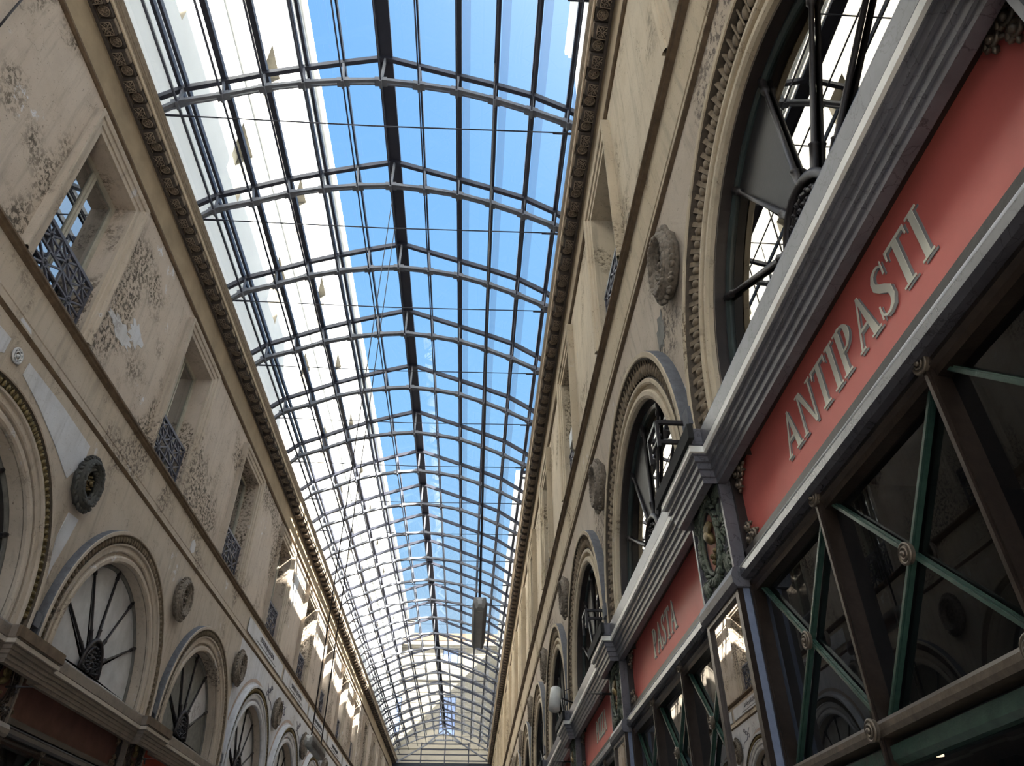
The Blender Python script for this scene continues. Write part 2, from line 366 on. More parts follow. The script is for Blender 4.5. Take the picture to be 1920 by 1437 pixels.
def wall_trim(side):
    W, Wr, yc0, pl = SIDES[side]; ya = yc0-P*1.5
    n = 10 if side == 'left' else 20
    mb = MB()   # upper string moulding (brown, weathered)
    profile(mb, W, [(-.02, 6.22), (.07, 6.20), (.085, 6.175), (.085, 6.15), (.06, 6.14), (.055, 6.115), (.02, 6.09), (-.02, 6.085)], ya, Y1)
    mb.mi = 1
    profile(mb, W, [(.0, 6.09), (.014, 6.09), (.014, 5.64), (.006, 5.63), (.006, 5.61), (.014, 5.60), (.014, 5.54), (0, 5.54)], ya, Y1)
    mb.mi = 1
    profile(mb, W, [(0, 5.54), (.028, 5.54), (.034, 5.53), (.034, 5.51), (0, 5.51)], ya, Y1)
    mb.mi = 2
    profile(mb, W, [(0, 5.512), (.030, 5.512), (.022, 5.49), (.004, 5.465), (0, 5.465)], ya, Y1)
    tag(mb.build('trim_%d' % (n+1), [m_brown, m_low if side == 'left' else m_trim, m_brown]), kind='structure')
    # line under the frieze and frieze
    mb = MB()
    profile(mb, W, [(-.02, 9.05), (.045, 9.045), (.045, 9.01), (.02, 8.985), (-.02, 8.98)], ya, Y1)
    mb.mi = 1
    profile(mb, W, [(-.02, 9.04), (.03, 9.04), (.03, 9.52), (.06, 9.56), (.06, 9.78), (-.02, 9.78)], ya, Y1)
    tag(mb.build('trim_%d' % (n+2), [m_brown, m_frieze]), kind='structure')
    # cornice: bed, soffit, fillet and lip
    if side == 'right':
        W0 = W; W = lambda s, u, z: W0(s, u*1.1 if u > 0 else u, z)
    r = empty('cornice', (0, 0, 0))
    tag(r, 'long stone cornice with carved blocks along the top of the %s wall' % side, 'cornice')
    mb = MB()
    profile(mb, W, [(-.3, 9.76), (.04, 9.76), (.255, 9.76), (.255, 9.735), (.275, 9.735), (.275, 9.79), (.283, 9.80), (.286, 9.83), (.295, 9.84), (.292, 9.87), (.300, 9.91), (.303, 9.96), (-.3, 10.04)], ya, Y1)
    mb.build('corona', m_lip, r)
    mb = MB(); profile(mb, W, [(.252, 9.70), (.272, 9.70), (.278, 9.745), (.254, 9.75)], ya, Y1); mb.build('fillet', m_fillet, r)
    mb = MB(); profile(mb, W, [(.055, 9.52), (.085, 9.53), (.085, 9.58), (.055, 9.6)], ya, Y1); mb.build('bed_moulding', m_mod, r)
    # carved modillions and rosettes alternate, ten of each in a bay
    def modil(y):
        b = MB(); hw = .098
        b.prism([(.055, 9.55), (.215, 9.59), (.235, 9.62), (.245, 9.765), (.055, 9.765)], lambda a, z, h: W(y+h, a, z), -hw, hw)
        def sf(q, t): return W(y+q, .062+t*.15, 9.548+t*.0375-.006)
        b.mi = 1
        for q0, t0, q1, t1 in ((-.085, .06, .085, .06), (-.085, .94, .085, .94), (-.085, .06, -.085, .94), (.085, .06, .085, .94), (-.085, .06, .085, .94), (-.085, .94, .085, .06)):
            b.tube([sf(q0, t0), sf(q1, t1)], .0065, 4)
        for cq, ct in ((0, .24), (0, .76), (-.055, .5), (.055, .5)):
            pts = []
            for i in range(11):
                g = i*.62; rr = .030*(1-i/13); pts.append(sf(cq+rr*math.cos(g), ct+rr*math.sin(g)/.15))
            b.tube(pts, .0065, 4)
        b.hexa([W(y+q, u, z) for q, u, z in ((-hw, .236, 9.63), (hw, .236, 9.63), (hw, .25, 9.63), (-hw, .25, 9.63), (-hw, .236, 9.69), (hw, .236, 9.69), (hw, .25, 9.69), (-hw, .25, 9.69))])
        b.mi = 0
        return b
    def roset(y):
        b = MB(); c = W(y, .155, 9.66); sq = .088
        b.mi = 0
        b.box(c[0]-.09, c[0]+.09, c[1]-.088, c[1]+.088, c[2]-.02, W(0, 0, 9.765)[2])
        b.mi = 1
        for rr, q in ((.070, .010), (.050, .006)):
            b.tube([(c[0]+rr*math.cos(t), c[1]+rr*math.sin(t), c[2]-.026) for t in [2*PI*i/18 for i in range(18)]], q, 4, True)
        for i in range(6):
            t = 2*PI*i/6; b.blob((c[0]+.028*math.cos(t), c[1]+.028*math.sin(t), c[2]-.024), (.016, .016, .014), 6, 3)
        b.blob((c[0], c[1], c[2]-.032), (.014, .014, .014), 6, 4)
        b.mi = 0
        return b
    st = P/10
    ys = []
    y = yc0 - P*1.0 + .1
    while y < Y1-.2: ys.append(y); y += st
    vis = [q for q in ys if q > 3.9]
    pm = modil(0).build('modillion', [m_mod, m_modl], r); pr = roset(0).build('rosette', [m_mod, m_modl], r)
    pm.location.y = vis[0]; pr.location.y = vis[0]+st/2
    for q in vis[1:100]:
        c = pm.copy(); c.location.y = q; c.parent = r; col.objects.link(c)
        c = pr.copy(); c.location.y = q+st/2; c.parent = r; col.objects.link(c)
    rest = MB()
    for q in [v for v in ys if v <= 3.9]+vis[100:]:
        for gen, dq in ((modil, 0), (roset, st/2)):
            g = gen(q+dq); b0 = len(rest.v); rest.v += g.v; rest.f += [tuple(b0+i for i in f) for f in g.f]; rest.m += g.m; rest.sm += g.sm
    tag(rest.build('modillion', [m_mod, m_modl], r), kind='stuff')

# ---------------------------------------------------------------- lunette (arched window)
def lunette(side, k, gold=False, boards=None, flash=True, grille=True):
    W, Wr, yc0, pl = SIDES[side]; yc0 = YA[side]; yc = yc0+P*k; org = W(yc, 0, AZ)
    r = empty('window_%d' % (100+k+(20 if side == 'right' else 0)), org, kind='structure')
    f = lambda rr, t, u: W(yc+rr*math.cos(t), u, AZ+rr*math.sin(t))
    n = 44
    def ring(prof, name, mat, t0=0, t1=PI, legs=True):
        mb = MB(); rows = []
        for i in range(n+1):
            t = t0+(t1-t0)*i/n; rows.append([f(rr, t, u) for rr, u in prof])
        if legs:
            zl = 2.84 if side == 'right' else 2.70
            rows = [[(p[0], p[1], W(0, 0, zl)[2]) for p in rows[0]]]+rows+[[(p[0], p[1], W(0, 0, zl)[2]) for p in rows[-1]]]
        mb.smooth = False; mb.sweep(rows); return mb.build(name, mat, r, org)
    am = m_low if side == 'left' else m_trim
    if gold and boards and boards[0] == 1: am = m_white
    D = ADS[side]; wide = side == 'right'
    if wide:
        ring([(1.503, .01), (1.503, .045), (1.53, .062), (1.57, .062), (1.59, .05), (1.592, .012), (1.64, .012), (1.645, .055), (1.66, .066), (1.69, .066), (1.70, .055)], 'archivolt', am)
        ring([(1.70, .055), (1.72, .03), (1.87, .06), (1.895, .11)], 'egg_band', m_eggd)
    else:
        ring([(1.503, .01), (1.503, .045), (1.525, .065), (1.575, .068), (1.60, .05), (1.602, .02), (1.645, .02), (1.648, .05), (1.665, .062), (1.745, .062), (1.75, .09), (1.775, .095)], 'archivolt', am)
        ring([(1.775, .075), (1.79, .05), (1.87, .07), (1.895, .11)], 'egg_band', m_eggd if gold else m_egg)
    ring([(1.895, .11), (1.905, .12), (1.95, .122), (1.955, .11)], 'outer_bead', am)
    ring([(1.955, .11), (1.962, .09), (1.965, 0)], 'hood_flashing', m_slate if flash else am)
    eg = MB(); cnt = 56 if wide else 66; er = 1.79 if wide else 1.832
    for i in range(cnt+1):
        t = PI*i/cnt
        a = Vector(f(1.5, t, 0))-Vector(f(1, t, 0)); a.normalize(); b = Vector(f(1, t+.01, 0))-Vector(f(1, t, 0)); b.normalize()
        nn = Vector(W(0, 1, 0))-Vector(W(0, 0, 0)); nn.normalize()
        eg.blob(f(er, t, .055 if wide else .078), (.062 if wide else .05, .040 if wide else .030, .028), 8, 6, (a, b, nn))
        if i < cnt:
            t2 = t+PI/cnt/2; eg.bar(f(1.72 if wide else 1.79, t2, .05), f(1.88, t2, .08), .012, .04)
    eg.build('egg_and_dart', m_gold if gold else m_egg, r, org)
    # fixed frame
    fr = MB(); rows = []
    Rf = AR
    prof = [(Rf, -D+.02), (Rf-.03, -D+.025), (Rf-.06, -D+.01), (Rf-.06, -D-.03), (Rf, -D-.03)]
    for i in range(n+1): rows.append([f(rr, PI*i/n, u) for rr, u in prof])
    rows = [[(p[0], p[1], W(0, 0, 2.66)[2]) for p in rows[0]]]+rows+[[(p[0], p[1], W(0, 0, 2.66)[2]) for p in rows[-1]]]
    fr.sweep(rows, closed=True); fr.build('frame', m_frame if side == 'right' else m_panel2, r, org)
    # glazing sectors between the spokes
    angs = [0, PI/6, PI/3, PI/2, 2*PI/3, 5*PI/6, PI]
    for j in range(6):
        g = MB(); a0, a1 = angs[j], angs[j+1]; u0 = -D-.005
        pts = [f(.12, (a0+a1)/2, u0)]+[f(Rf-.05, a0+(a1-a0)*i/8, u0) for i in range(9)]
        low = j in (0, 5)
        vs = pts[:]
        g.add(vs, [(0, i, i+1) for i in range(1, 9)])
        if low:
            e_ = (Rf-.05)*(1 if j == 0 else -1)
            g.quad(W(yc, u0, 2.66), W(yc+e_, u0, 2.66), W(yc+e_, u0, AZ), W(yc, u0, AZ))
        if boards: g.build('board', m_vent if boards[j] == 2 else m_white if boards[j] == 3 else m_panel if boards[j] else m_panel2, r, org)
        elif j == 2: g.build('vent_panel', m_vent, r, org)
        else: g.build('pane', m_glassR, r, org)
    if not boards:   # opening vent pane that hangs inwards, and a pale wall slab seen inside
        pass
    # iron fan grille standing in front of the glazing
    if grille:
        ug = -D+.014
        gl = empty('fan_grille', W(yc, ug, 2.7))
        o2 = W(yc, ug, 2.7)
        hb = MB(); hr = .31; uu = ug
        def hf(rr, t, u): return W(yc+rr*math.cos(t), u, 2.95+rr*(1.45 if side == 'left' else 1.2)*math.sin(t))
        hb.tube([hf(hr, PI*i/20, uu+.03) for i in range(21)], .03, 6)
        hb.tube([hf(hr-.07, PI*i/16, uu+.03) for i in range(17)], .018, 6)
        rows = [[hf(rr, PI*i/16, uu+.03*math.sin(min(1, (hr-rr)/hr*1.4)*PI/2)) for i in range(17)] for rr in (hr, .25, .17, .1, .01)]
        hb.smooth = True; hb.sweep(rows); hb.smooth = False
        rn = random.Random(3)
        for i in range(60):
            t = PI*(i % 12+.5)/12; q = .05+.22*((i//12)/4.6)
            c = hf(q, t, uu+.03); hb.blob(c, (.028, .022, .022), 5, 3)
        if side == 'right':
          for sg in (-1, 1): hb.bar(W(yc+sg*.31, uu, 2.68), W(yc+sg*.31, uu, 2.98), .04, .05)
        hb.build('hub', m_iron, gl, o2)
        for t in angs[1:-1]:
            sp = MB()
            c0 = Vector(hf(hr-.02, t, uu)); c1 = Vector(f(Rf-.01, t, uu+.0))
            d = c1-c0
            sp.tube([c0, c0+d*.03, c0+d*.035, c0+d*.16, c0+d*.17, c0+d*.18, c0+d*.86, c0+d*.87, c0+d*.91, c0+d*.92, c0+d*.96, c1],
                    [.034, .034, .024, .028, .034, .019, .016, .03, .03, .02, .034, .026], 8)
            sp.build('spoke', m_iron, gl, o2)
        return r, gl
    return r, None

# ---------------------------------------------------------------- upper window
def upper_window(side, k):
    W, Wr, yc0, pl = SIDES[side]; yc0 = YW[side]; yc = yc0+P*k; org = W(yc, 0, WZ0)
    r = empty('window_%d' % (200+k+(20 if side == 'right' else 0)), org, kind='structure')
    prof = [(0, .0), (0, .045), (.07, .05), (.075, .07), (.15, .08), (.155, .10), (.20, .115), (.225, .115), (.225, 0)]
    rows = []
    for (a, z, sa, sz) in ((-WW, WZ0-.02, -1, 0), (-WW, WZ1, -1, 1), (WW, WZ1, 1, 1), (WW, WZ0-.02, 1, 0)):
        rows.append([W(yc+a+sa*q, u, z+sz*q) for q, u in prof])
    mb = MB(); mb.sweep(rows); mb.build('architrave', m_trim if side == 'right' else m_low, r, org)
    s = MB(); u0 = -.30
    def fb(a0, a1, z0, z1, d=.05, uu=u0): 
        x0, x1 = sorted((W(0, uu, 0)[0], W(0, uu+d, 0)[0])); s.box(x0, x1, yc+a0, yc+a1, W(0, 0, z0)[2], W(0, 0, z1)[2])
    fb(-WW, -WW+.07, WZ0, WZ1); fb(WW-.07, WW, WZ0, WZ1); fb(-WW, WW, WZ1-.07, WZ1); fb(-WW, WW, WZ0, WZ0+.1)
    fb(-.055, .055, WZ0, WZ1, .04); fb(-.012, .012, WZ0, WZ1, .055)
    s.build('sash', m_sash, r, org)
    for sg in (-1, 1):
        g = MB(); a0, a1 = sorted((sg*.05, sg*(WW-.06)))
        g.quad(W(yc+a0, u0+.02, WZ0+.08), W(yc+a1, u0+.02, WZ0+.08), W(yc+a1, u0+.02, WZ1-.06), W(yc+a0, u0+.02, WZ1-.06))
        g.build('pane', m_glassU, r, org)
    return r
def railing(side, k, label):
    W, Wr, yc0, pl = SIDES[side]; yc0 = YW[side]; yc = yc0+P*k; org = W(yc, -.08, WZ0)
    r = empty('balcony_railing', org, label, 'railing', 'lattice railings of the upper windows, %s wall' % side)
    z0, z1, u = WZ0+.05, 6.97, -.06; zm = 6.66
    a = MB(); a.bar(W(yc-WW, u, z1), W(yc+WW, u, z1), .045, .05); a.build('top_rail', m_rail, r, org)
    a = MB(); a.bar(W(yc-WW, u, zm), W(yc+WW, u, zm), .02, .028); a.bar(W(yc-WW, u, z0), W(yc+WW, u, z0), .025, .03)
    for sg in (-1, 1): a.bar(W(yc+sg*(WW-.015), u, WZ0), W(yc+sg*(WW-.015), u, z1), .03, .03, (0, 1, 0))
    a.build('frame_bar', m_rail, r, org)
    a = MB()
    def lat(nc, zz0, zz1, rr):
        w = 2*WW/nc
        for i in range(nc):
            c0 = yc-WW+i*w; c1 = c0+w; cm = (c0+c1)/2; zc = (zz0+zz1)/2
            for p, q in (((c0, zz0), (c1, zz1)), ((c0, zz1), (c1, zz0)), ((cm, zz0), (cm, zz1)), ((c0, zz0), (c0, zz1)), ((c0, zc), (c1, zc))):
                a.bar(W(p[0], u, p[1]), W(q[0], u, q[1]), .024, .028, (1, 0, 0))
            a.tube([W(cm+rr*math.cos(t), u+.012, zc+rr*math.sin(t)) for t in [2*PI*j/12 for j in range(12)]], .011, 5, True)
    lat(3, zm, z1, .035); lat(2, z0, zm, .055)
    a.build('lattice', m_rail, r, org)
    return r

# ---------------------------------------------------------------- wreath medallion between the arches
def wreath(side, k, label, mat, mat2):
    W, Wr, yc0, pl = SIDES[side]; yc0 = YA[side]; yc = yc0+P*k+P/2; zc = 4.80; org = W(yc, 0, zc)
    r = empty('wreath_medallion', org, label, 'wreath', 'carved wreaths between the arches, %s wall' % side)
    rn = random.Random(11)
    f = lambda rr, t, u: W(yc+rr*math.cos(t), u, zc+rr*1.18*math.sin(t))
    a = MB(); a.tube([f(.235, 2*PI*i/28, .07) for i in range(28)], [.078+.008*math.sin(i*2.3) for i in range(28)], 8, True)
    nn = (Vector(W(0, 1, 0))-Vector(W(0, 0, 0))).normalized()
    for i in range(34):
        t = 2*PI*i/34
        for j, (rr, uu) in enumerate(((.165, .09), (.235, .14), (.305, .085))):
            tt = t+rn.uniform(-.06, .06); c = Vector(f(rr+rn.uniform(-.012, .012), tt, uu))
            rad = (Vector(f(1, tt, 0))-Vector(f(.5, tt, 0))).normalized(); tan = nn.cross(rad)
            d = (tan*.8+rad*(.55*(j-1))).normalized(); b2 = nn.cross(d)
            a.blob(c, (.05, .026, .03), 6, 4, (d, b2, nn))
    a.build('wreath_ring', mat, r, org)
    a = MB()
    rows = [[f(rr, 2*PI*i/20, uu) for i in range(20)] for rr, uu in ((.19, .02), (.12, .03), (.10, .06), (.05, .075), (.005, .08))]
    a.smooth = True; a.sweep(rows, True); a.smooth = False
    for i in range(8):
        t = 2*PI*i/8; a.blob(f(.075, t, .08), (.03, .02, .02), 6, 4)
    a.blob(f(0, 0, .10), (.035, .035, .035), 8, 5)
    a.build('rosette', mat2, r, org)
    return r

# ---------------------------------------------------------------- entablature above the shops
def entablature(side):
    W, Wr, yc0, pl = SIDES[side]; W = Wr
    dz = 0 if side == 'right' else -.06
    pil = [yc0+P/2+P*k for k in range(-2, 13)]
    body = [(-.3, 2.86), (.16, 2.815), (.165, 2.80), (.165, 2.68), (.15, 2.675), (.15, 2.612), (.138, 2.608), (.134, 2.57), (.118, 2.566), (.114, 2.525), (.10, 2.521), (.096, 2.478), (.084, 2.474), (.080, 2.437), (.02, 2.437), (.02, 2.70), (-.3, 2.70)]
    stripe = [(.148, 2.668), (.170, 2.668), (.170, 2.622), (.148, 2.622)]
    if side == 'right':     # the right ledge sits higher and flatter against the wall
        def sh(p):
            if p[0] < -.2: return (p[0], p[1]+.13)
            u = p[0]-.08; return (u, p[1]*(1.68-u)/(1.68-p[0]))
        body = [sh(p) for p in body]; stripe = [sh(p) for p in stripe]
        zq = body[-2][1]; body[-2] = (body[-2][0], 2.84); body[-1] = (-.3, 2.84)
    def run(prof, mb):
        rows = []
        def sec(y, off, sgn, ext=0):
            rows.append([W(y+sgn*(max(u, 0)), u+off, z+dz) for u, z in prof])
        rows.append([W(Y0-.2, u, z+dz) for u, z in prof])
        for p in pil:
            h = .375; pr = .10
            if p-h-.2 < Y0: continue
            rows.append([W(p-h-max(u, 0), u, z+dz) for u, z in prof])
            rows.append([W(p-h-max(u, 0), u+pr*(1 if u > -.1 else 0), z+dz) for u, z in prof])
            rows.append([W(p+h+max(u, 0), u+pr*(1 if u > -.1 else 0), z+dz) for u, z in prof])
            rows.append([W(p+h+max(u, 0), u, z+dz) for u, z in prof])
        rows.append([W(Y1, u, z+dz) for u, z in prof])
        mb.sweep(rows, closed=True)
    o = empty('entablature', W(0, 0, 2.5), 'long %s marble entablature above the %s shopfronts, stepping out at each pilaster' % ('grey veined' if side == 'right' else 'brown beige', side), 'entablature')
    org = W(0, 0, 2.5)
    a = MB(); run(body, a); a.build('cornice_body', m_marble if side == 'right' else m_marbL, o, org)
    a = MB(); run(stripe, a); a.build('pale_stripe', m_marbler if side == 'right' else m_marbLs, o, org)
    # dark panelled corona faces over every pilaster
    for p in pil:
        if p-.6 < Y0: continue
        a = MB(); q = -.08 if side == 'right' else 0; x0, x1 = sorted((W(0, .25+q, 0)[0], W(0, .29+q, 0)[0]))
        a.box(x0, x1, p-.55, p+.55, 2.69+dz-q*1.65, 2.805+dz-q*1.65); a.build('dark_corona_panel', m_black if side == 'right' else m_brown, o, org)

# ---------------------------------------------------------------- pilasters
def leafy(mb, c, nn, up, sd, spread, rn, n=10, size=.05):
    for i in range(n):
        t = -spread+2*spread*i/(n-1); d = (up*math.cos(t)+sd*math.sin(t)).normalized()
        mb.blob(c+d*size*1.1, (size, size*.26, size*.35), 6, 4, (d, nn.cross(d), nn))
def pilaster(side, k, label, mats):
    mfr, mcar, mgr, mhel, mstrip, mmir = mats
    W, Wr, yc0, pl = SIDES[side]; W = Wr; yc = yc0+P*k+P/2; org = W(yc, 0, -1.6)
    r = empty('pilaster', org, label, 'pilaster', 'pilasters between the shopfronts, %s side' % side)
    hw = .375
    def bx(mb, a0, a1, u0, u1, z0, z1):
        x0, x1 = sorted((W(0, u0, 0)[0], W(0, u1, 0)[0])); mb.box(x0, x1, yc+a0, yc+a1, z0, z1)
    a = MB()   # marble case around the cartouche
    bx(a, -hw, hw, -.22, -.03, 1.92, 2.66)
    bx(a, -hw, -hw+.03, -.03, -.005, 1.92, 2.66); bx(a, hw-.03, hw, -.03, -.005, 1.92, 2.66)
    a.prism([(-.2, 1.80), (.01, 1.80), (.03, 1.83), (.035, 1.88), (.015, 1.93), (-.2, 1.93)], lambda u, z, h: W(yc+h, u, z), -hw-.03, hw+.03)
    a.build('marble_case', mfr, r, org)
    rn = random.Random(5); nn = (Vector(W(0, 1, 0))-Vector(W(0, 0, 0))).normalized(); up = Vector((0, 0, 1)); sd = Vector((0, 1, 0))
    zc = 2.29; a1, b1 = .165, .235; DU = -.035
    f = lambda q, t, u: Vector(W(yc+a1*q*math.cos(t), u, zc+b1*q*math.sin(t)))
    a = MB()
    a.tube([f(1, 2*PI*i/32, .03+DU) for i in range(32)], .014, 6, True)
    for i in range(44):
        t = 2*PI*i/44; q = 1.2+.1*(i % 2); c = f(q, t, .03+DU)
        d = (f(1.6, t+.5, 0)-f(1, t, 0)).normalized()
        a.blob(c, (.034, .016, .022), 6, 4, (d, nn.cross(d), nn))
        if i % 2:
            a.tube([c+(up*math.cos(s)+sd*math.sin(s))*.02*(1-s/12)+nn*.01 for s in [j*.8 for j in range(9)]], .006, 4)
    for sy in (-1, 1):
        for sz in (-1, 1):
            c = Vector(W(yc+sy*.25, .015+DU, zc+sz*.21)); leafy(a, c, nn, (up*sz).normalized(), sd*sy, 1.5, rn, 8, .055)
        c = Vector(W(yc+sy*.27, .015+DU, zc)); leafy(a, c, nn, sd*sy, up, 1.4, rn, 7, .045)
    c = Vector(W(yc, .015+DU, 2.02)); leafy(a, c, nn, -up, sd, 1.6, rn, 12, .05)
    c = Vector(W(yc, .015+DU, 2.56)); leafy(a, c, nn, up, sd, 1.6, rn, 12, .05)
    for i in range(90):
        y = rn.uniform(-.32, .32); z = rn.uniform(1.96, 2.62)
        if (y/.18)**2+((z-zc)/.27)**2 < 1: continue
        t = rn.uniform(0, 2*PI); d = (up*math.cos(t)+sd*math.sin(t))
        a.blob(W(yc+y, .012+DU, z), (.035, .013, .022), 6, 4, (d, nn.cross(d), nn))
    ca = a.build('cartouche_frame', mcar, r, org)
    a = MB(); a.add([f(.96, 2*PI*i/28, .006+DU) for i in range(28)], [tuple(range(28))]); a.build('oval_ground', mgr, ca, org)
    # winged helmet and flowers in the oval
    a = MB()
    c = Vector(W(yc, .03+DU, zc+.03)); a.blob(c, (.085, .055, .04), 10, 6, (sd*.8+up*.45, up, nn))
    for i in range(7):
        d = (up*math.cos(-.9+i*.25)+sd*math.sin(-.9+i*.25)); a.blob(c+d*.075+nn*.01, (.05, .014, .016), 6, 4, (d, nn.cross(d), nn))
    for y, z in ((-.02, -.12), (.03, -.10), (0, -.155), (-.05, -.09), (.05, .13), (0, .14), (-.05, .11)):
        a.blob(W(yc+y, .02+DU, zc+z), (.02, .022, .022), 6, 4)
    a.build('helmet_relief', mhel, ca, org)
    # lower shaft: mirror between dark bronze stiles, pale return
    a = MB(); bx(a, -hw+.0, hw, -.20, -.035, -1.6, 1.80); a.build('shaft', mstrip, r, org)
    a = MB()
    for s0, s1 in ((-hw, -hw+.055), (hw-.055, hw)): bx(a, s0, s1, -.035, .0, -1.0, 1.80)
    bx(a, -hw, hw, -.035, .0, 1.765, 1.80); bx(a, -hw, hw, -.035, .01, -1.6, -1.0)
    a.build('mirror_frame', m_bronze, r, org)
    a = MB(); a.quad(W(yc-hw+.05, -.02, -1.0), W(yc+hw-.05, -.02, -1.0), W(yc+hw-.05, -.02, 1.77), W(yc-hw+.05, -.02, 1.77)); a.build('mirror', mmir, r, org)
    return r
# ---------------------------------------------------------------- lettering
def lw(ch): return {'A': .92, 'N': .90, 'T': .74, 'I': .38, 'P': .68, 'S': .60, 'Z': .74}[ch]
def letter_polys(ch):
    th, tn, sf = .17, .055, .045
    S = lambda x0, x1, y: [(x0, y), (x1, y), (x1, y+sf if y < .5 else y-sf), (x0, y+sf if y < .5 else y-sf)]
    Q = lambda *p: list(p)
    if ch == 'I': return [Q((.105, 0), (.275, 0), (.275, 1), (.105, 1)), S(0, .38, 0), S(0, .38, 1)]
    if ch == 'T': return [Q((.285, 0), (.455, 0), (.455, 1), (.285, 1)), S(.17, .57, 0), Q((0, .94), (.74, .94), (.74, 1), (0, 1)), Q((0, .80), (.035, .80), (.06, .95), (0, .95)), Q((.705, .80), (.74, .80), (.74, .95), (.68, .95))]
    if ch == 'A': return [Q((.05, 0), (.11, 0), (.47, 1), (.42, 1)), Q((.62, 0), (.83, 0), (.49, 1), (.40, 1)), Q((.20, .33), (.70, .33), (.68, .39), (.22, .39)), S(0, .24, 0), S(.54, .92, 0)]
    if ch == 'N': return [Q((.09, 0), (.145, 0), (.145, 1), (.09, 1)), Q((.09, 1), (.26, 1), (.81, 0), (.72, 0)), Q((.755, 0), (.81, 0), (.81, 1), (.755, 1)), S(0, .24, 0), S(0, .22, 1), S(.66, .90, 1)]
    if ch == 'Z': return [Q((.0, .94), (.72, .94), (.72, 1), (0, 1)), Q((.0, 0), (.74, 0), (.74, .06), (0, .06)), Q((.0, .0), (.19, .0), (.72, 1), (.52, 1)), Q((0, .78), (.035, .78), (.07, .96), (0, .96)), Q((.70, .22), (.74, .22), (.74, .03), (.66, .03))]
    if ch == 'P':
        o = [Q((.09, 0), (.26, 0), (.26, 1), (.09, 1)), S(0, .38, 0), Q((0, .955), (.3, .955), (.3, 1), (0, 1))]
        n = 12
        for i in range(n):
            t0 = PI/2-PI*i/n; t1 = PI/2-PI*(i+1)/n
            def pt(t, out):
                rx = .36 if out else .36-.16*max(0, math.cos(t))-.02; ry = .28 if out else .235
                return (.30+rx*math.cos(t) if out else .30+max(.0, rx)*math.cos(t), .72+ry*math.sin(t))
            o.append(Q(pt(t0, 1), pt(t1, 1), pt(t1, 0), pt(t0, 0)))
        o.append(Q((.2, .955), (.31, .955), (.31, 1), (.2, 1))); o.append(Q((.2, .44), (.31, .44), (.31, .485), (.2, .485)))
        return o
    if ch == 'S':
        P_ = [(.50, .80), (.46, .91), (.36, .965), (.27, .97), (.15, .93), (.085, .82), (.10, .69), (.22, .58), (.36, .48), (.49, .37), (.51, .22), (.44, .09), (.30, .03), (.18, .035), (.08, .10), (.04, .24)]
        w = [.03, .04, .05, .055, .08, .12, .15, .165, .17, .165, .14, .10, .06, .05, .04, .03]
        o = []
        def nrm(i):
            a = P_[max(0, i-1)]; b = P_[min(len(P_)-1, i+1)]; dx, dy = b[0]-a[0], b[1]-a[1]; l = math.hypot(dx, dy); return (-dy/l, dx/l)
        for i in range(len(P_)-1):
            n0, n1 = nrm(i), nrm(i+1)
            o.append(Q((P_[i][0]-n0[0]*w[i]/2, P_[i][1]-n0[1]*w[i]/2), (P_[i][0]+n0[0]*w[i]/2, P_[i][1]+n0[1]*w[i]/2), (P_[i+1][0]+n1[0]*w[i+1]/2, P_[i+1][1]+n1[1]*w[i+1]/2), (P_[i+1][0]-n1[0]*w[i+1]/2, P_[i+1][1]-n1[1]*w[i+1]/2)))
        o.append(Q((.47, .70), (.52, .70), (.52, .98), (.485, .98))); o.append(Q((.02, .02), (.055, .02), (.075, .30), (.03, .30)))
        return o
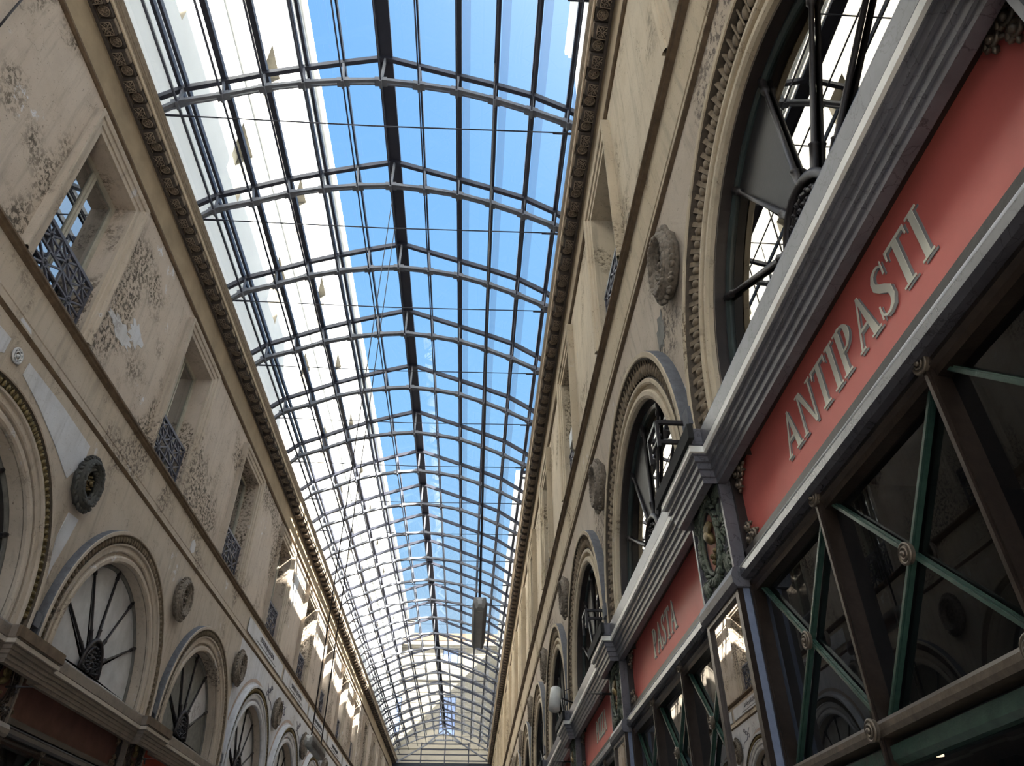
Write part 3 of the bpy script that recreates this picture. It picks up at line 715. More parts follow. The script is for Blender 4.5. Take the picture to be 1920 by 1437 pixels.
def sign(side, k, text, y_start, mat, label, cap=.27, zb=2.25, edge=True, wid=None):
    W, Wr, yc0, pl = SIDES[side]; W = Wr; yc = yc0+P*k; org = W(yc, -.15, 2.0); hb = P/2-.375; up_ = -.15
    r = empty('sign_panel', org, label, 'sign', 'painted sign panels above the shopfronts, %s side' % side)
    a = MB(); x0, x1 = sorted((W(0, up_, 0)[0], W(0, up_-.04, 0)[0])); a.box(x0, x1, yc-hb, yc+hb, 2.03, 2.80 if side == 'right' else 2.60); a.build('board', mat, r, org)
    a = MB()   # dark frame round the board
    x0, x1 = sorted((W(0, up_, 0)[0], W(0, up_+.06, 0)[0]))
    a.box(x0, x1, yc-hb, yc+hb, 1.98, 2.045); a.box(x0, x1, yc-hb, yc+hb, *((2.65, 2.72) if side == 'right' else (2.56, 2.62)))
    for sg in (-1, 1): a.box(x0, x1-.0, yc+sg*hb-(.03 if sg > 0 else 0), yc+sg*hb+(.03 if sg < 0 else 0), 1.98, 2.7 if side == 'right' else 2.6)
    a.build('board_frame', m_deep, r, org)
    # gilded scroll ornaments in the corners
    for sg in (-1, 1):
        for z, sz in ((2.09, 1), (2.58, -1)) if side == 'right' else ((2.09, 1), (2.48, -1)):
            a = MB(); c = Vector(W(yc+sg*(hb-.10), up_+.03, z)); rn = random.Random(4)
            nn = (Vector(W(0, 1, 0))-Vector(W(0, 0, 0))).normalized()
            for j, (dy, dz_, q) in enumerate(((0, 0, .05), (-sg*.085, 0.0, .04), (.0, sz*.085, .04))):
                cc = c+Vector((0, dy, dz_))
                a.tube([cc+Vector((0, math.cos(s)*q*(1-s/11), math.sin(s)*q*(1-s/11)))+nn*.01 for s in [i*.6 for i in range(15)]], .012, 5)
                a.blob(cc+nn*.02, (.02, .022, .022), 6, 4)
                for i in range(5):
                    t = i*1.3; d = Vector((0, math.cos(t), math.sin(t))); a.blob(cc+d*q*.9, (.022, .012, .018), 5, 3, (d, nn.cross(d), nn))
            a.build('corner_scroll', m_bronzel if side == 'right' else m_brown, r, org)
    if text:
        gap = .08; tot = sum(lw(c) for c in text)+gap*(len(text)-1)
        sx_ = (wid/(tot*cap)) if wid else 1
        y = y_start
        for ch in text:
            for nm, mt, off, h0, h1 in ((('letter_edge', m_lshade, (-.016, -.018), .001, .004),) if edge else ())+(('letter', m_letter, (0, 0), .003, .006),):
                a = MB()
                for pi_, poly in enumerate(letter_polys(ch)):
                    e_ = pi_*.0002
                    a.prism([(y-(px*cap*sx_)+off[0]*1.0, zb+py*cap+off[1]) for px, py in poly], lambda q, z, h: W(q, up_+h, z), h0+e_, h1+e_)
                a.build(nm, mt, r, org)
            y -= (lw(ch)+gap)*cap*sx_
    return r

# ---------------------------------------------------------------- shopfront glazing (right)
def shopfront(side, k, label):
    W, Wr, yc0, pl = SIDES[side]; W = Wr; yc = yc0+P*k; org = W(yc, -.12, -1.6); hb = P/2-.375; w3 = 2*hb/3
    r = empty('shopfront', org, label, 'shopfront', 'glazed shopfronts, %s side' % side)
    def bx(mb, a0, a1, u0, u1, z0, z1):
        x0, x1 = sorted((W(0, u0, 0)[0], W(0, u1, 0)[0])); mb.box(x0, x1, yc+a0, yc+a1, z0, z1)
    uG = -.16
    a = MB(); a.prism([(-.12, 1.93), (-.05, 1.95), (-.03, 1.93), (-.025, 1.87), (-.045, 1.845), (-.12, 1.84)], lambda u, z, h: W(yc+h, u, z), -hb, hb)
    a.build('marble_moulding', m_marbled if side == 'right' else m_deep, r, org)
    a = MB(); a.tube([W(yc-hb, -.035, 1.925), W(yc+hb, -.035, 1.925)], .010, 8); a.build('bead', m_panel if side == 'right' else m_deep, r, org)
    a = MB(); a.prism([(-.17, 1.85), (-.10, 1.85), (-.085, 1.84), (-.08, 1.815), (-.10, 1.80), (-.105, 1.77), (-.17, 1.76)], lambda u, z, h: W(yc+h, u, z), -hb, hb)
    a.build('head_rail', m_bronze, r, org)
    z0, z1, zr = .78, 1.86, .70
    a = MB(); a.prism([(-.17, .685), (-.075, .69), (-.062, .71), (-.062, .735), (-.08, .755), (-.10, .76), (-.17, .77)], lambda u, z, h: W(yc+h, u, z), -hb, hb)
    a.build('transom_rail', m_bronzel, r, org)
    a = MB(); a.prism([(-.17, .58), (-.12, .58), (-.10, .60), (-.10, .655), (-.17, .66)], lambda u, z, h: W(yc+h, u, z), -hb, hb); a.build('green_rail', m_green, r, org)
    posts = [-hb+.02, -w3/2, w3/2, hb-.02]
    for p in posts:
        a = MB(); bx(a, p-.022, p+.022, -.16, -.085, -1.6, 1.84); bx(a, p-.010, p+.010, -.09, -.075, -1.6, 1.84); a.build('post', m_bronze, r, org)
    def rounde(y, z, u=-.06):
        a = MB()
        for rr, uu, q in ((.042, 0, .008), (.024, .006, .006)): a.tube([W(yc+y+rr*math.cos(t), u+uu, z+rr*math.sin(t)) for t in [2*PI*i/20 for i in range(20)]], q, 6, True)
        a.blob(W(yc+y, u+.008, z), (.014, .014, .014), 8, 5)
        n = 20; rows = [[W(yc+y+rr*math.cos(2*PI*i/n), uu, z+rr*math.sin(2*PI*i/n)) for i in range(n)] for rr, uu in ((.046, u-.018), (.046, u-.002), (.03, u+.004), (.002, u+.004))]
        a.sweep(rows, True); a.build('roundel', m_bronzel, r, org)
    for i in range(3):
        p0, p1 = posts[i], posts[i+1]; m = (p0+p1)/2; zm = (z0+z1)/2-.03
        for (ya_, za), (yb_, zb_) in (((p0, z1-.02), (p1, z0-.05)), ((p0, z0-.05), (p1, z1-.02))):
            a = MB()
            for off, ww, uu, hh in ((0, .020, -.142, .026), (0, .008, -.126, .016)):
                a.bar(W(yc+ya_, uu, za), W(yc+yb_, uu, zb_), hh, ww, (1, 0, 0))
            a.build('cross_bar', m_green, r, org)
        rounde(m, (z1-.02+z0-.05)/2, -.105)
        g = MB(); g.quad(W(yc+p0, uG, z0-.1), W(yc+p1, uG, z0-.1), W(yc+p1, uG, z1), W(yc+p0, uG, z1)); g.build('transom_pane', m_glassW, r, org)
        g = MB(); g.quad(W(yc+p0, uG, -1.3), W(yc+p1, uG, -1.3), W(yc+p1, uG, z0-.12), W(yc+p0, uG, z0-.12)); g.build('shop_pane', m_glassW, r, org)
    for p in posts[1:3]:
        rounde(p, 1.845, -.068); rounde(p, .72, -.045)
    a = MB(); bx(a, -hb, hb, -.2, -.08, -1.6, -1.3); a.build('stall_riser', m_green, r, org)
    return r

# ================================================================ ASSEMBLE
KID.clear()
wcount = [0]
def wname(o): wcount[0] += 1; o.name = 'window_%d' % wcount[0]; return o
for side in ('left', 'right'):
    wall(side); wall_trim(side); entablature(side)
f_ = MB(); f_.box(XL-3.2, XR+3.2, -12, 62, -1.75, -1.6); tag(f_.build('floor', m_floor), kind='structure')
def side_of(k, side): return 'behind the camera' if YL+P*k < 0 else ''
# ---- lunettes
def gname(k, side, what): return '%s, %s %s arch from near end' % (what, WD[k+1], side)
def lun_set(side, ks, k0, what, **kw):
    r, g = lunette(side, k0, **kw); KID.clear()
    tag(g, gname(k0, side, what), 'window grille', 'fan grilles in the arches, %s wall' % side)
    for k in ks:
        if k == k0: continue
        wname(copy_tree(r, P*(k-k0))); copy_tree(g, P*(k-k0), gname(k, side, what))
    wname(r)
lun_set('left', [-1, 0, 1], 1, 'black iron fan grille ringed by gilding', gold=True, boards=[2]*6, flash=False)
lun_set('left', [2], 2, 'black iron fan grille over pale boards', boards=[1, 1, 1, 1, 1, 1])
lun_set('left', [3], 3, 'black iron fan grille over grey and white boards', boards=[0, 3, 0, 0, 0, 0])
lun_set('left', list(range(4, 9)), 4, 'black iron fan grille in a white and gold arch', gold=True, boards=[1]*6, flash=False)
lun_set('left', list(range(9, 13)), 9, 'black iron fan grille in a beige arch', boards=[1]*6)
lun_set('right', list(range(-1, 13)), 0, 'black iron fan grille before mirror-like glass')
# ---- upper windows and railings
for side in ('left', 'right'):
    w = upper_window(side, 1); rl = railing(side, 1, 'lattice balcony railing in the %s upper window of the %s wall from the near end' % (WD[2], side)); KID.clear()
    for k in range(-1, 13):
        if k == 1: continue
        wname(copy_tree(w, P*(k-1)))
        copy_tree(rl, P*(k-1), 'lattice balcony railing in the %s upper window of the %s wall from the near end' % (WD[k+1], side))
    wname(w)
# ---- wreaths
def wl_(side, k, d): return '%s on the %s wall between its %s and %s arches' % (d, side, WD[k+1], WD[k+2])
wr0 = wreath('left', 1, wl_('left', 1, 'black green wreath with gilded boss'), m_darkst, m_gold)
wr1 = wreath('left', 2, wl_('left', 2, 'grey brown carved wreath'), m_stone2, m_stone2); KID.clear()
for k in [-1, 0]+list(range(3, 12)): copy_tree(wr1, P*(k-2), wl_('left', k, 'grey brown carved wreath'))
wr2 = wreath('right', 0, wl_('right', 0, 'large sooty carved stone wreath'), m_stone2, m_stone2); KID.clear()
for k in [-1]+list(range(1, 12)): copy_tree(wr2, P*k, wl_('right', k, 'sooty carved stone wreath'))
# ---- pilasters, signs, shopfronts
mR = (m_marble, m_greenc, m_pink, m_gold, m_blue, m_mirror)
mL = (m_marbL, m_bronze, m_redbr, m_gold, m_deep, m_mirror)
pl_ = lambda s, k, d: '%s, %s from the near end, %s side' % (d.strip(','), WD[k+1], s)
pR = pilaster('right', 0, pl_('right', 0, 'marble pilaster with green cartouche over mirror'), mR)
pLf = pilaster('left', 0, pl_('left', 0, 'dark brown carved pilaster over a mirror,'), mL); KID.clear()
for k in [-1]+list(range(1, 12)):
    copy_tree(pR, P*k, pl_('right', k, 'marble pilaster with green cartouche over mirror'))
    copy_tree(pLf, P*k, pl_('left', k, 'dark brown carved pilaster over a mirror,'))
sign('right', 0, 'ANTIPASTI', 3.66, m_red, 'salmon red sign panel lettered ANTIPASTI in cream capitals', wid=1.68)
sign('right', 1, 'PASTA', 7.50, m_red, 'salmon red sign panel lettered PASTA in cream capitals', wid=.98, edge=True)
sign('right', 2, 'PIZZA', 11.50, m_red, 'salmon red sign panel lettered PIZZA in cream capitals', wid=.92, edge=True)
s0 = sign('right', 3, '', 0, m_red, 'blank salmon red sign panel in the fifth shop bay of the right side'); KID.clear()
for k in range(4, 12): copy_tree(s0, P*(k-3), 'blank salmon red sign panel in the %s shop bay of the right side' % WD[k+1])
copy_tree(s0, -4*P, 'blank salmon red sign panel of the right side nearest to the camera end')
s1 = sign('left', 2, '', 0, m_redbr, 'brown red blank sign panel under the fourth arch of the left wall')
s2 = sign('left', 3, '', 0, m_orange, 'orange red blank sign panel under the fifth arch of the left wall'); KID.clear()
for k in (-1, 0, 1): copy_tree(s1, P*(k-2), 'brown red blank sign panel under the %s arch of the left wall' % WD[k+1])
for k in range(4, 12): copy_tree(s2, P*(k-3), 'orange red blank sign panel under the %s arch of the left wall' % WD[k+1])
sf = lambda s, k: 'glazed shopfront with green crossed bars, %s from the near end, %s side' % (WD[k+1], s)
fR = shopfront('right', 0, sf('right', 0)); fL = shopfront('left', 0, sf('left', 0)); KID.clear()
for k in [-1]+list(range(1, 12)):
    copy_tree(fR, P*k, sf('right', k)); copy_tree(fL, P*k, sf('left', k))

# ---------------------------------------------------------------- glazed roof
LO = [(-4.96, 9.95), (-4.74, 10.19), (-4.13, 10.43), (-3.54, 10.70), (-2.96, 10.87), (-2.36, 10.98), (-1.765, 11.04), (-1.15, 10.98), (-.54, 10.87), (.07, 10.66), (.65, 10.41), (1.21, 10.12), (1.42, 9.97)]
UP = [(-5.07, 10.31), (-4.77, 10.58), (-4.21, 10.83), (-3.63, 11.10), (-3.04, 11.33), (-2.43, 11.54), (-1.765, 11.75), (-1.18, 11.54), (-.53, 11.31), (.085, 11.09), (.69, 10.85), (1.24, 10.50), (1.50, 10.28)]
TY = 6.72; TP = 2.07
tr = empty('roof_truss', (-1.765, TY, 9.95)); org = (-1.765, TY, 9.95)
a = MB()
for i in range(len(UP)-1):
    p, q = UP[i], UP[i+1]; a.bar((p[0], TY, p[1]), (q[0], TY, q[1]), .07, .09, (0, 0, 1))
a.build('upper_chord', m_steeld, tr, org)
a = MB()
for i in range(len(LO)-1):
    p, q = LO[i], LO[i+1]; a.bar((p[0], TY-.03, p[1]), (q[0], TY-.03, q[1]), .05, .065, (0, 0, 1)); a.bar((p[0], TY+.03, p[1]), (q[0], TY+.03, q[1]), .02, .065, (0, 0, 1))
a.build('lower_chord', m_steel, tr, org)
for i in range(1, len(LO)-1):
    p, q = LO[i], UP[i]
    a = MB(); a.bar((p[0], TY, p[1]), (q[0], TY, q[1]), .035, .06, (0, 1, 0)); a.build('strut', m_steel, tr, org)
for i in range(1, len(LO)-1):
    a = MB(); x, z = LO[i]; dx = LO[i+1][0]-LO[i-1][0]; dz = LO[i+1][1]-LO[i-1][1]; l = math.hypot(dx, dz); dx /= l; dz /= l
    a.bar((x-.10*dx, TY, z-.10*dz), (x+.10*dx, TY, z+.10*dz), .12, .085, (0, 0, 1)); a.box(x-.02, x+.02, TY-.07, TY+.07, z-.09, z+.05)
    a.build('node_plate', m_steel, tr, org)
td = empty('tie_rod', (-4.96, TY+.18, 10.13)); o3 = (-4.96, TY+.18, 10.13)
a = MB(); a.tube([(-4.98, TY+.18, 10.13), (-1.8, TY+.18, 10.10), (1.33, TY+.18, 10.15)], .011, 6); a.build('rod', m_steeld, td, o3)
for x0, x1 in ((-4.98, -4.6), (1.0, 1.33)):
    a = MB(); a.tube([(x0, TY+.18, 10.13), (x1, TY+.18, 10.13)], .020, 6); a.build('turnbuckle', m_steeld, td, o3)
KID.clear()
tl = lambda n: 'curved grey steel roof truss, %s from the top of the photo' % WD[n] if n >= 0 else 'curved grey steel roof truss beyond the top edge of the photo'
tg = 'steel trusses of the glass roof'
tag(tr, tl(0), 'roof truss', tg); tag(td, 'thin steel tie rod below the topmost roof truss', 'tie rod', 'tie rods under the roof trusses')
for n in [-4, -3, -2, -1]+list(range(1, 24)):
    copy_tree(tr, TP*n, tl(n)); copy_tree(td, TP*n, 'thin steel tie rod below the %s roof truss from the top of the photo' % WD[n] if n > 0 else 'thin steel tie rod beyond the top edge of the photo')
RY0, RY1 = -3.4, 56.0
pn = ['at the left eaves', 'second from the left eaves', 'third from the left eaves', 'fourth from the left eaves, doubled', 'thin, next left of the ridge', 'ridge', 'thin, next right of the ridge', 'second right of the ridge', 'third right of the ridge', 'fourth right of the ridge', 'at the right eaves']
pw = [.05, .09, .09, .05, .03, .17, .03, .10, .08, .09, .08]
for i in range(1, len(UP)-1):
    x, z = UP[i]; j = i-1; w = pw[j]
    pr = empty('purlin', (x, RY0, z), 'dark blue steel purlin along the glass roof, %s' % pn[j], 'purlin', 'purlins of the glass roof'); o3 = (x, RY0, z)
    a = MB()
    if j in (0, 3): a.box(x-.075, x-.075+w, RY0, RY1, z+.0, z+.10); a.box(x+.03, x+.03+w, RY0, RY1, z+.0, z+.10)
    else: a.box(x-w/2, x+w/2, RY0, RY1, z+.02, z+.12)
    if j == 5: a.box(x-.12, x-.085, RY0, RY1, z-.02, z+.05); a.box(x+.085, x+.12, RY0, RY1, z-.02, z+.05)
    a.build('beam', m_steeld, pr, o3)
    lx, lz = LO[i]; a = MB(); a.tube([(lx, RY0, lz-.05), (lx, RY1, lz-.05)], .019 if j in (0, 1, 2, 3) else .014, 6); a.build('lower_rod', m_steeld, pr, o3)
m_gask = bpy.data.materials.new('pale_glazing_strip'); m_gask.use_nodes = True; t = m_gask.node_tree; bs = t.nodes['Principled BSDF']; bs.inputs['Base Color'].default_value = (.45, .55, .85, 1); bs.inputs['Roughness'].default_value = .6
trn = N(t, 'BsdfTransparent'); mx = N(t, 'MixShader'); mx.inputs[0].default_value = .30; o_ = [n for n in t.nodes if n.type == 'OUTPUT_MATERIAL'][0]
t.links.new(trn.outputs[0], mx.inputs[1]); t.links.new(bs.outputs[0], mx.inputs[2]); t.links.new(mx.outputs[0], o_.inputs['Surface'])
gr = empty('ceiling', (-1.765, 0, 10.3)); tag(gr, kind='structure'); o3 = (-1.765, 0, 10.3)
for i in range(len(UP)-1):
    a = MB(); (x0, z0), (x1, z1) = UP[i], UP[i+1]
    a.quad((x0, RY0, z0+.13), (x1, RY0, z1+.13), (x1, RY1, z1+.13), (x0, RY1, z0+.13)); a.build('glass_pane', m_glassT, gr, o3)
a = MB()
for i in (7, 8, 9, 10, 11):
    x, z = UP[i]; sl = (UP[i+1][1]-z)/(UP[i+1][0]-x) if i+1 < len(UP) else -.8
    if i == 7: continue
    a.quad((x+.06, RY0, z+.12+sl*.06), (x+.19, RY0, z+.12+sl*.19), (x+.19, RY1, z+.12+sl*.19), (x+.06, RY1, z+.12+sl*.06))
a.build('glazing_strip', m_gask, gr, o3)
# gable end of the roof
ge = empty('gable_screen', (-1.65, 56, 9.5), 'dark steel gable screen of posts and bars closing the far end of the glass roof', 'gable screen'); o3 = (-1.65, 56, 9.5)
a = MB()
for z in (10.77, 10.43, 10.1, 9.72): a.bar((-4.9, 56, z) if z < 10.2 else (-3.3, 56, z), (1.5, 56, z) if z < 10.2 else (0, 56, z), .06, .07)
a.build('cross_rail', m_steeld, ge, o3)
for x in (-3.28, -1.65, -.03):
    a = MB(); a.bar((x, 56, 9.5), (x, 56, 10.85 if x != -1.65 else 11.6), .08, .08, (0, 1, 0)); a.build('post', m_steeld, ge, o3)
a = MB()
for p, q in (((-4.9, 9.6), (-2.93, 10.72)), ((-2.93, 10.72), (-2.32, 11.0)), ((-2.32, 11.0), (-1.04, 11.0)), ((-1.04, 11.0), (-.44, 10.74)), ((-.44, 10.74), (1.45, 9.65)), ((-2.93, 10.75), (-1.765, 11.7)), ((-.44, 10.75), (-1.765, 11.7))):
    a.bar((p[0], 55.95, p[1]), (q[0], 55.95, q[1]), .07, .09)
a.build('raking_bar', m_steel, ge, o3)
a = MB(); a.box(XL, XR, 56.1, 56.4, 8.6, 9.6); a.build('zinc_beam', m_roofd, ge, o3)
a = MB(); a.box(XL-3, XR+3, 56.7, 57.0, -1.6, 9.3); tag(a.build('wall_back', m_oute), kind='structure')

# ---------------------------------------------------------------- buildings above the roof
def facade(mb, f, s0, s1, z0, z1, holes, d, jm=0):
    """plate with rectangular recesses; f(s,u,z)"""
    ss = sorted(set([s0, s1]+[h[0] for h in holes]+[h[1] for h in holes])); zs = sorted(set([z0, z1]+[h[2] for h in holes]+[h[3] for h in holes]))
    for i in range(len(ss)-1):
        for j in range(len(zs)-1):
            sm, zm = (ss[i]+ss[i+1])/2, (zs[j]+zs[j+1])/2
            if any(h[0] < sm < h[1] and h[2] < zm < h[3] for h in holes): continue
            mb.quad(f(ss[i], 0, zs[j]), f(ss[i+1], 0, zs[j]), f(ss[i+1], 0, zs[j+1]), f(ss[i], 0, zs[j+1]))
    for a0, a1, b0, b1 in holes:
        rp = [(a0, b0), (a1, b0), (a1, b1), (a0, b1), (a0, b0)]
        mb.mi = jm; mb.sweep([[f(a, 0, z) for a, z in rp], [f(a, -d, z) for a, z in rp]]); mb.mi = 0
XB = -5.62
bl = empty('apartment_building', (XB, 10, -1.6), 'sunlit white limestone building rising above the left side of the glass roof', 'building'); o3 = (XB, 10, -1.6)
fB = lambda s, u, z: (XB+u, s, z)
hs = []
for j in range(-4, 12):
    c = 10.75+4.15*j
    hs += [(c-.48, c+.48, 16.7, 18.35), (c-.48, c+.48, 13.3, 14.95)]
a = MB(); facade(a, fB, -14, 60, 9.3, 20.9, hs, .42, 1); a.build('wall', [m_outw, m_outj], bl, o3)  # window reveals take the darker grey, their shade put into the colour
a = MB()
for z, q in ((20.45, .12), (20.65, .25), (20.85, .40)): a.box(XB-.1, XB+q, -14, 60, z, z+.22)
a.build('roof_cornice', m_outw, bl, o3)
a = MB(); a.box(XB-.05, XB+.07, -14, 60, 15.7, 15.86); a.box(XB-.05, XB+.05, -14, 60, 12.0, 12.1); a.build('string_course', m_outw, bl, o3)
for h in hs:
    a = MB(); a.quad(fB(h[0], -.35, h[2]), fB(h[1], -.35, h[2]), fB(h[1], -.35, h[3]), fB(h[0], -.35, h[3])); a.build('window_blind', m_shadeb, bl, o3)
a = MB(); a.box(XB-9, XB-.44, -14, 60, 9.3, 21.0); a.build('core', m_outw, bl, o3)
# end building across the street
YE = 62.0
be = empty('end_building', (-1.7, YE, -1.6), 'beige stone building with blue shutters seen beyond the far end of the glass roof', 'building'); o3 = (-1.7, YE, -1.6)
fE = lambda s, u, z: (s, YE-u, z)
he = [(-2.38, -1.12, 17.9, 19.1), (-2.42, -1.15, 12.5, 15.35), (-6.6, -5.4, 12.5, 15.3), (1.9, 3.1, 12.5, 15.3)]
a = MB(); facade(a, fE, -14, 9, -1.6, 19.3, he, .3); a.build('wall', m_oute, be, o3)
a = MB(); a.box(-14, 9, YE-.35, YE, 19.3, 19.6); a.box(-14, 9, YE-.22, YE, 19.1, 19.3); a.box(-14, 9, YE-.12, YE, 16.6, 16.8); a.box(-14, 9, YE-.1, YE, 11.6, 11.75); a.build('cornice_band', m_oute, be, o3)
for h in he:
    m = (h[0]+h[1])/2
    for s0, s1 in ((h[0]+.05, m-.03), (m+.03, h[1]-.05)):
        a = MB(); a.box(s0, s1, YE+.05, YE+.12, h[2]+.1, h[3]-.05); a.build('shutter', m_shut, be, o3)
    a = MB(); a.quad(fE(h[0], -.28, h[2]), fE(h[1], -.28, h[2]), fE(h[1], -.28, h[3]), fE(h[0], -.28, h[3])); a.build('window_back', m_sash, be, o3)
a = MB(); a.add([(-14, YE, 19.6), (9, YE, 19.6), (9, YE+5, 22.0), (-14, YE+5, 22.0)], [(0, 1, 2, 3)]); a.build('roof', m_brown, be, o3)
for x, y, w, h_ in ((-6.2, YE+.8, 1.2, 2.1), (2.4, YE+.8, 1.0, 1.9)):
    a = MB(); a.box(x, x+w, y, y+.7, 19.4, 19.6+h_); a.box(x-.05, x+w+.05, y-.05, y+.75, 19.5+h_, 19.65+h_); a.build('chimney', m_outj, be, o3)
for nm, x0, x1, y0, y1, zt, lab in (('corner_building', 2.40, 9, -16, 11.6, 21.5, 'tall stone building beyond the top right edge of the glass roof, only its corner showing'),
        ('low_building', 2.25, 9, 11.65, 33.0, 15.0, 'lower stone building behind the right cornice, hidden but for the sun it lets pass'),
        ('far_building', 2.15, 9, 33.3, 61.3, 19.4, 'pale stone building rising above the right cornice towards the far end')):
    b = empty(nm, (x0, y0, 9.3), lab, 'building'); o3 = (x0, y0, 9.3)
    a = MB(); a.box(x0, x1, y0, y1, 9.3, zt); a.build('wall', m_outw, b, o3)
    a = MB(); a.box(x0-.12, x1, y0, y1+.12, zt-.5, zt-.35); a.box(x0-.2, x1, y0, y1+.2, zt-.2, zt); a.build('cornice_band', m_outw, b, o3)
# low apron hiding the joint between walls and roof edge
a = MB(); a.box(XB, XL-.0, -3.4, 56.7, 9.95, 10.05); a.box(XR, 2.4, -3.4, 56.7, 10.15, 10.3)
a.box(-5.22, -5.16, -3.4, 56, 10.0, 10.45); a.box(1.58, 1.66, -3.4, 56, 10.0, 10.35)
tag(a.build('trim_40', m_steel), kind='structure')

# ---------------------------------------------------------------- hanging lamps
def lamp(x, y0, y1, z, ztop, label, ws=((.1), (.9)), hw=.085):
    r = empty('pendant_lamp', (x, (y0+y1)/2, z), label, 'lamp', 'long hanging lamps'); o3 = (x, (y0+y1)/2, z)
    a = MB(); L = y1-y0
    sec = [(-hw, 0), (-hw*.75, -.05), (-.03, -.06), (-.03, -.045), (.03, -.045), (.03, -.06), (hw*.75, -.05), (hw, 0), (hw*.8, .06), (-hw*.8, .06)]
    rows = [[(x+p*q, y, z+zz*q) for p, zz in sec] for y, q in ((y0, .3), (y0+.02, .8), (y0+.06, 1), (y1-.06, 1), (y1-.02, .8), (y1, .3))]
    a.sweep(rows, True); n = len(sec); a.f += [tuple(range(n)), tuple(range(5*n, 6*n))[::-1]]; a.m += [0, 0]; a.sm += [False]*2
    a.build('housing', m_lamp, r, o3)
    a = MB(); a.box(x-.028, x+.028, y0+.08, y1-.08, z-.055, z-.046); a.build('lens', m_lampd, r, o3)
    for q in ws:
        y = y0+L*q; a = MB(); a.tube([(x, y, z+.05), (x, y, ztop)], .008, 5); a.build('suspension_wire', m_iron, r, o3)
lamp(.05, 5.95, 7.05, 2.215, 10.6, 'long grey pendant lamp seen from below against the sky, right of centre', hw=.062)
lamp(-1.765, 8.95, 9.9, 1.75, 11.0, 'long grey pendant lamp hanging in front of the left wall arches near the bottom', (.15, .85), .055)

# ---------------------------------------------------------------- repairs and painting on the walls
def patch(name, pts, u0, u1, mat, lab, cat, W=WL):
    c = pts[0]; o3 = W(c[0], u0, c[1]); a = MB(); a.prism(pts, lambda s, z, h: W(s, h, z), u0, u1); o = a.build(name, mat, None, o3); return tag(o, lab, cat)
rn = random.Random(2)
def squig(mb, W, y0, y1, z, amp, u, r=.006, seg=60, dens=9):
    pts = []
    for i in range(seg+1):
        t = i/seg; pts.append(W(y0+(y1-y0)*t+.02*math.sin(i*2.1), u, z+amp*math.sin(t*dens*6.28)*(.5+.5*abs(math.sin(i*.37)))+.3*amp*math.sin(i*1.7)))
    mb.tube(pts, r, 4)
for k in range(4, 9):
    yc = YL+P*k
    r = empty('painted_inscription', WL(yc, .036, 5.8), 'white panel of black script on the left wall above its %s arch' % WD[k+1], 'inscription', 'script panels along the left wall'); o3 = WL(yc, .036, 5.8)
    a = MB(); a.prism([(yc-1.95, 5.66), (yc+1.95, 5.66), (yc+1.95, 5.99), (yc-1.95, 5.99)], lambda s, z, h: WL(s, h, z), .03, .04); a.build('white_ground', m_white, r, o3)
    a = MB(); squig(a, WL, yc-.8, yc+.8, 5.85, .06, .042, .007, 120, 9+k); squig(a, WL, yc-1.1, yc+1.1, 5.72, .012, .042, .005, 120, 15+k); a.build('script', m_ink, r, o3)
    r = empty('painted_scrollwork', WL(yc+P/2, .004, 5.1), 'grey painted scrollwork on the white spandrel after the %s arch of the left wall' % WD[k+1], 'wall painting', 'painted spandrels of the left wall'); o3 = WL(yc+P/2, .004, 5.1)
    for sg in (-1, 1):
        a = MB(); c = yc+P/2+sg*.75
        for q in range(3):
            a.tube([WL(c+sg*q*.17+.12*math.cos(t*.6)*(1-t/14), .004, 5.22-.10*q+.09*math.sin(t*.6)*(1-t/14)) for t in range(12)], .010, 4)
        a.tube([WL(yc+P/2+sg*(.42+.1*i), .004, 4.78+.05*i+.06*math.sin(i)) for i in range(9)], .010, 4)
        a.build('scroll', m_script, r, o3)
    a = MB(); n = 20
    for rr, w in ((2.0, .025),):
        for sg in (0, 1):
            pts = [(2.02*math.cos(t), AZ+2.02*math.sin(t)) for t in [PI*.13+PI*.74*i/n for i in range(n+1)]]
        a.sweep([[WL(yc+p[0]*f_, .006, AZ+(p[1]-AZ)*f_) for f_ in (1, 1.04)] for p in pts])
    a.build('border_line', m_pinkb, r, o3)

# ---------------------------------------------------------------- fresh plaster patches on the left wall
patch('plaster_patch', [(6.96, 5.3), (7.82, 5.31), (8.72, 5.27), (8.72, 5.01), (8.50, 4.66), (7.99, 4.85), (7.43, 5.02), (6.95, 5.12)], .0, .008, m_white, 'pale blue white plaster patch above the gilded arch on the left wall', 'wall patch')
patch('plaster_patch', [(6.18, 5.28), (6.53, 5.3), (6.53, 5.1), (6.42, 5.03), (6.2, 5.05)], .0, .008, m_white, 'small pale plaster patch cut by the left edge of the photo', 'wall patch')
patch('plaster_patch', [(6.51, 5.60), (6.72, 5.60), (6.76, 5.56), (6.72, 5.545), (6.50, 5.545)], .014, .02, m_white, 'tiny pale plaster patch on the band of the left wall', 'wall patch')
patch('plaster_patch', [(9.10, 4.38), (9.04, 4.07), (8.93, 3.66), (8.90, 3.40), (8.78, 3.99), (8.83, 4.35)], .0, .008, m_white, 'long pale plaster patch hanging below the dark wreath on the left wall', 'wall patch')
patch('plaster_patch', [(12.86, 5.66), (12.98, 5.64), (13.08, 5.70), (13.08, 5.84), (12.96, 5.90), (12.86, 5.82)], .014, .02, m_white, 'small oval pale patch on the left wall band', 'wall patch')
rn = random.Random(9)
def blotch(y, z, ry, rz, lab, mat, u=.006, W=WL, n=26):
    pts = []
    for i in range(n):
        t = 2*PI*i/n; q = rn.uniform(.55, 1.1); pts.append((y+ry*q*math.cos(t), z+rz*q*math.sin(t)))
    return patch('plaster_patch', pts, .0, u, mat, lab, 'wall patch', W)
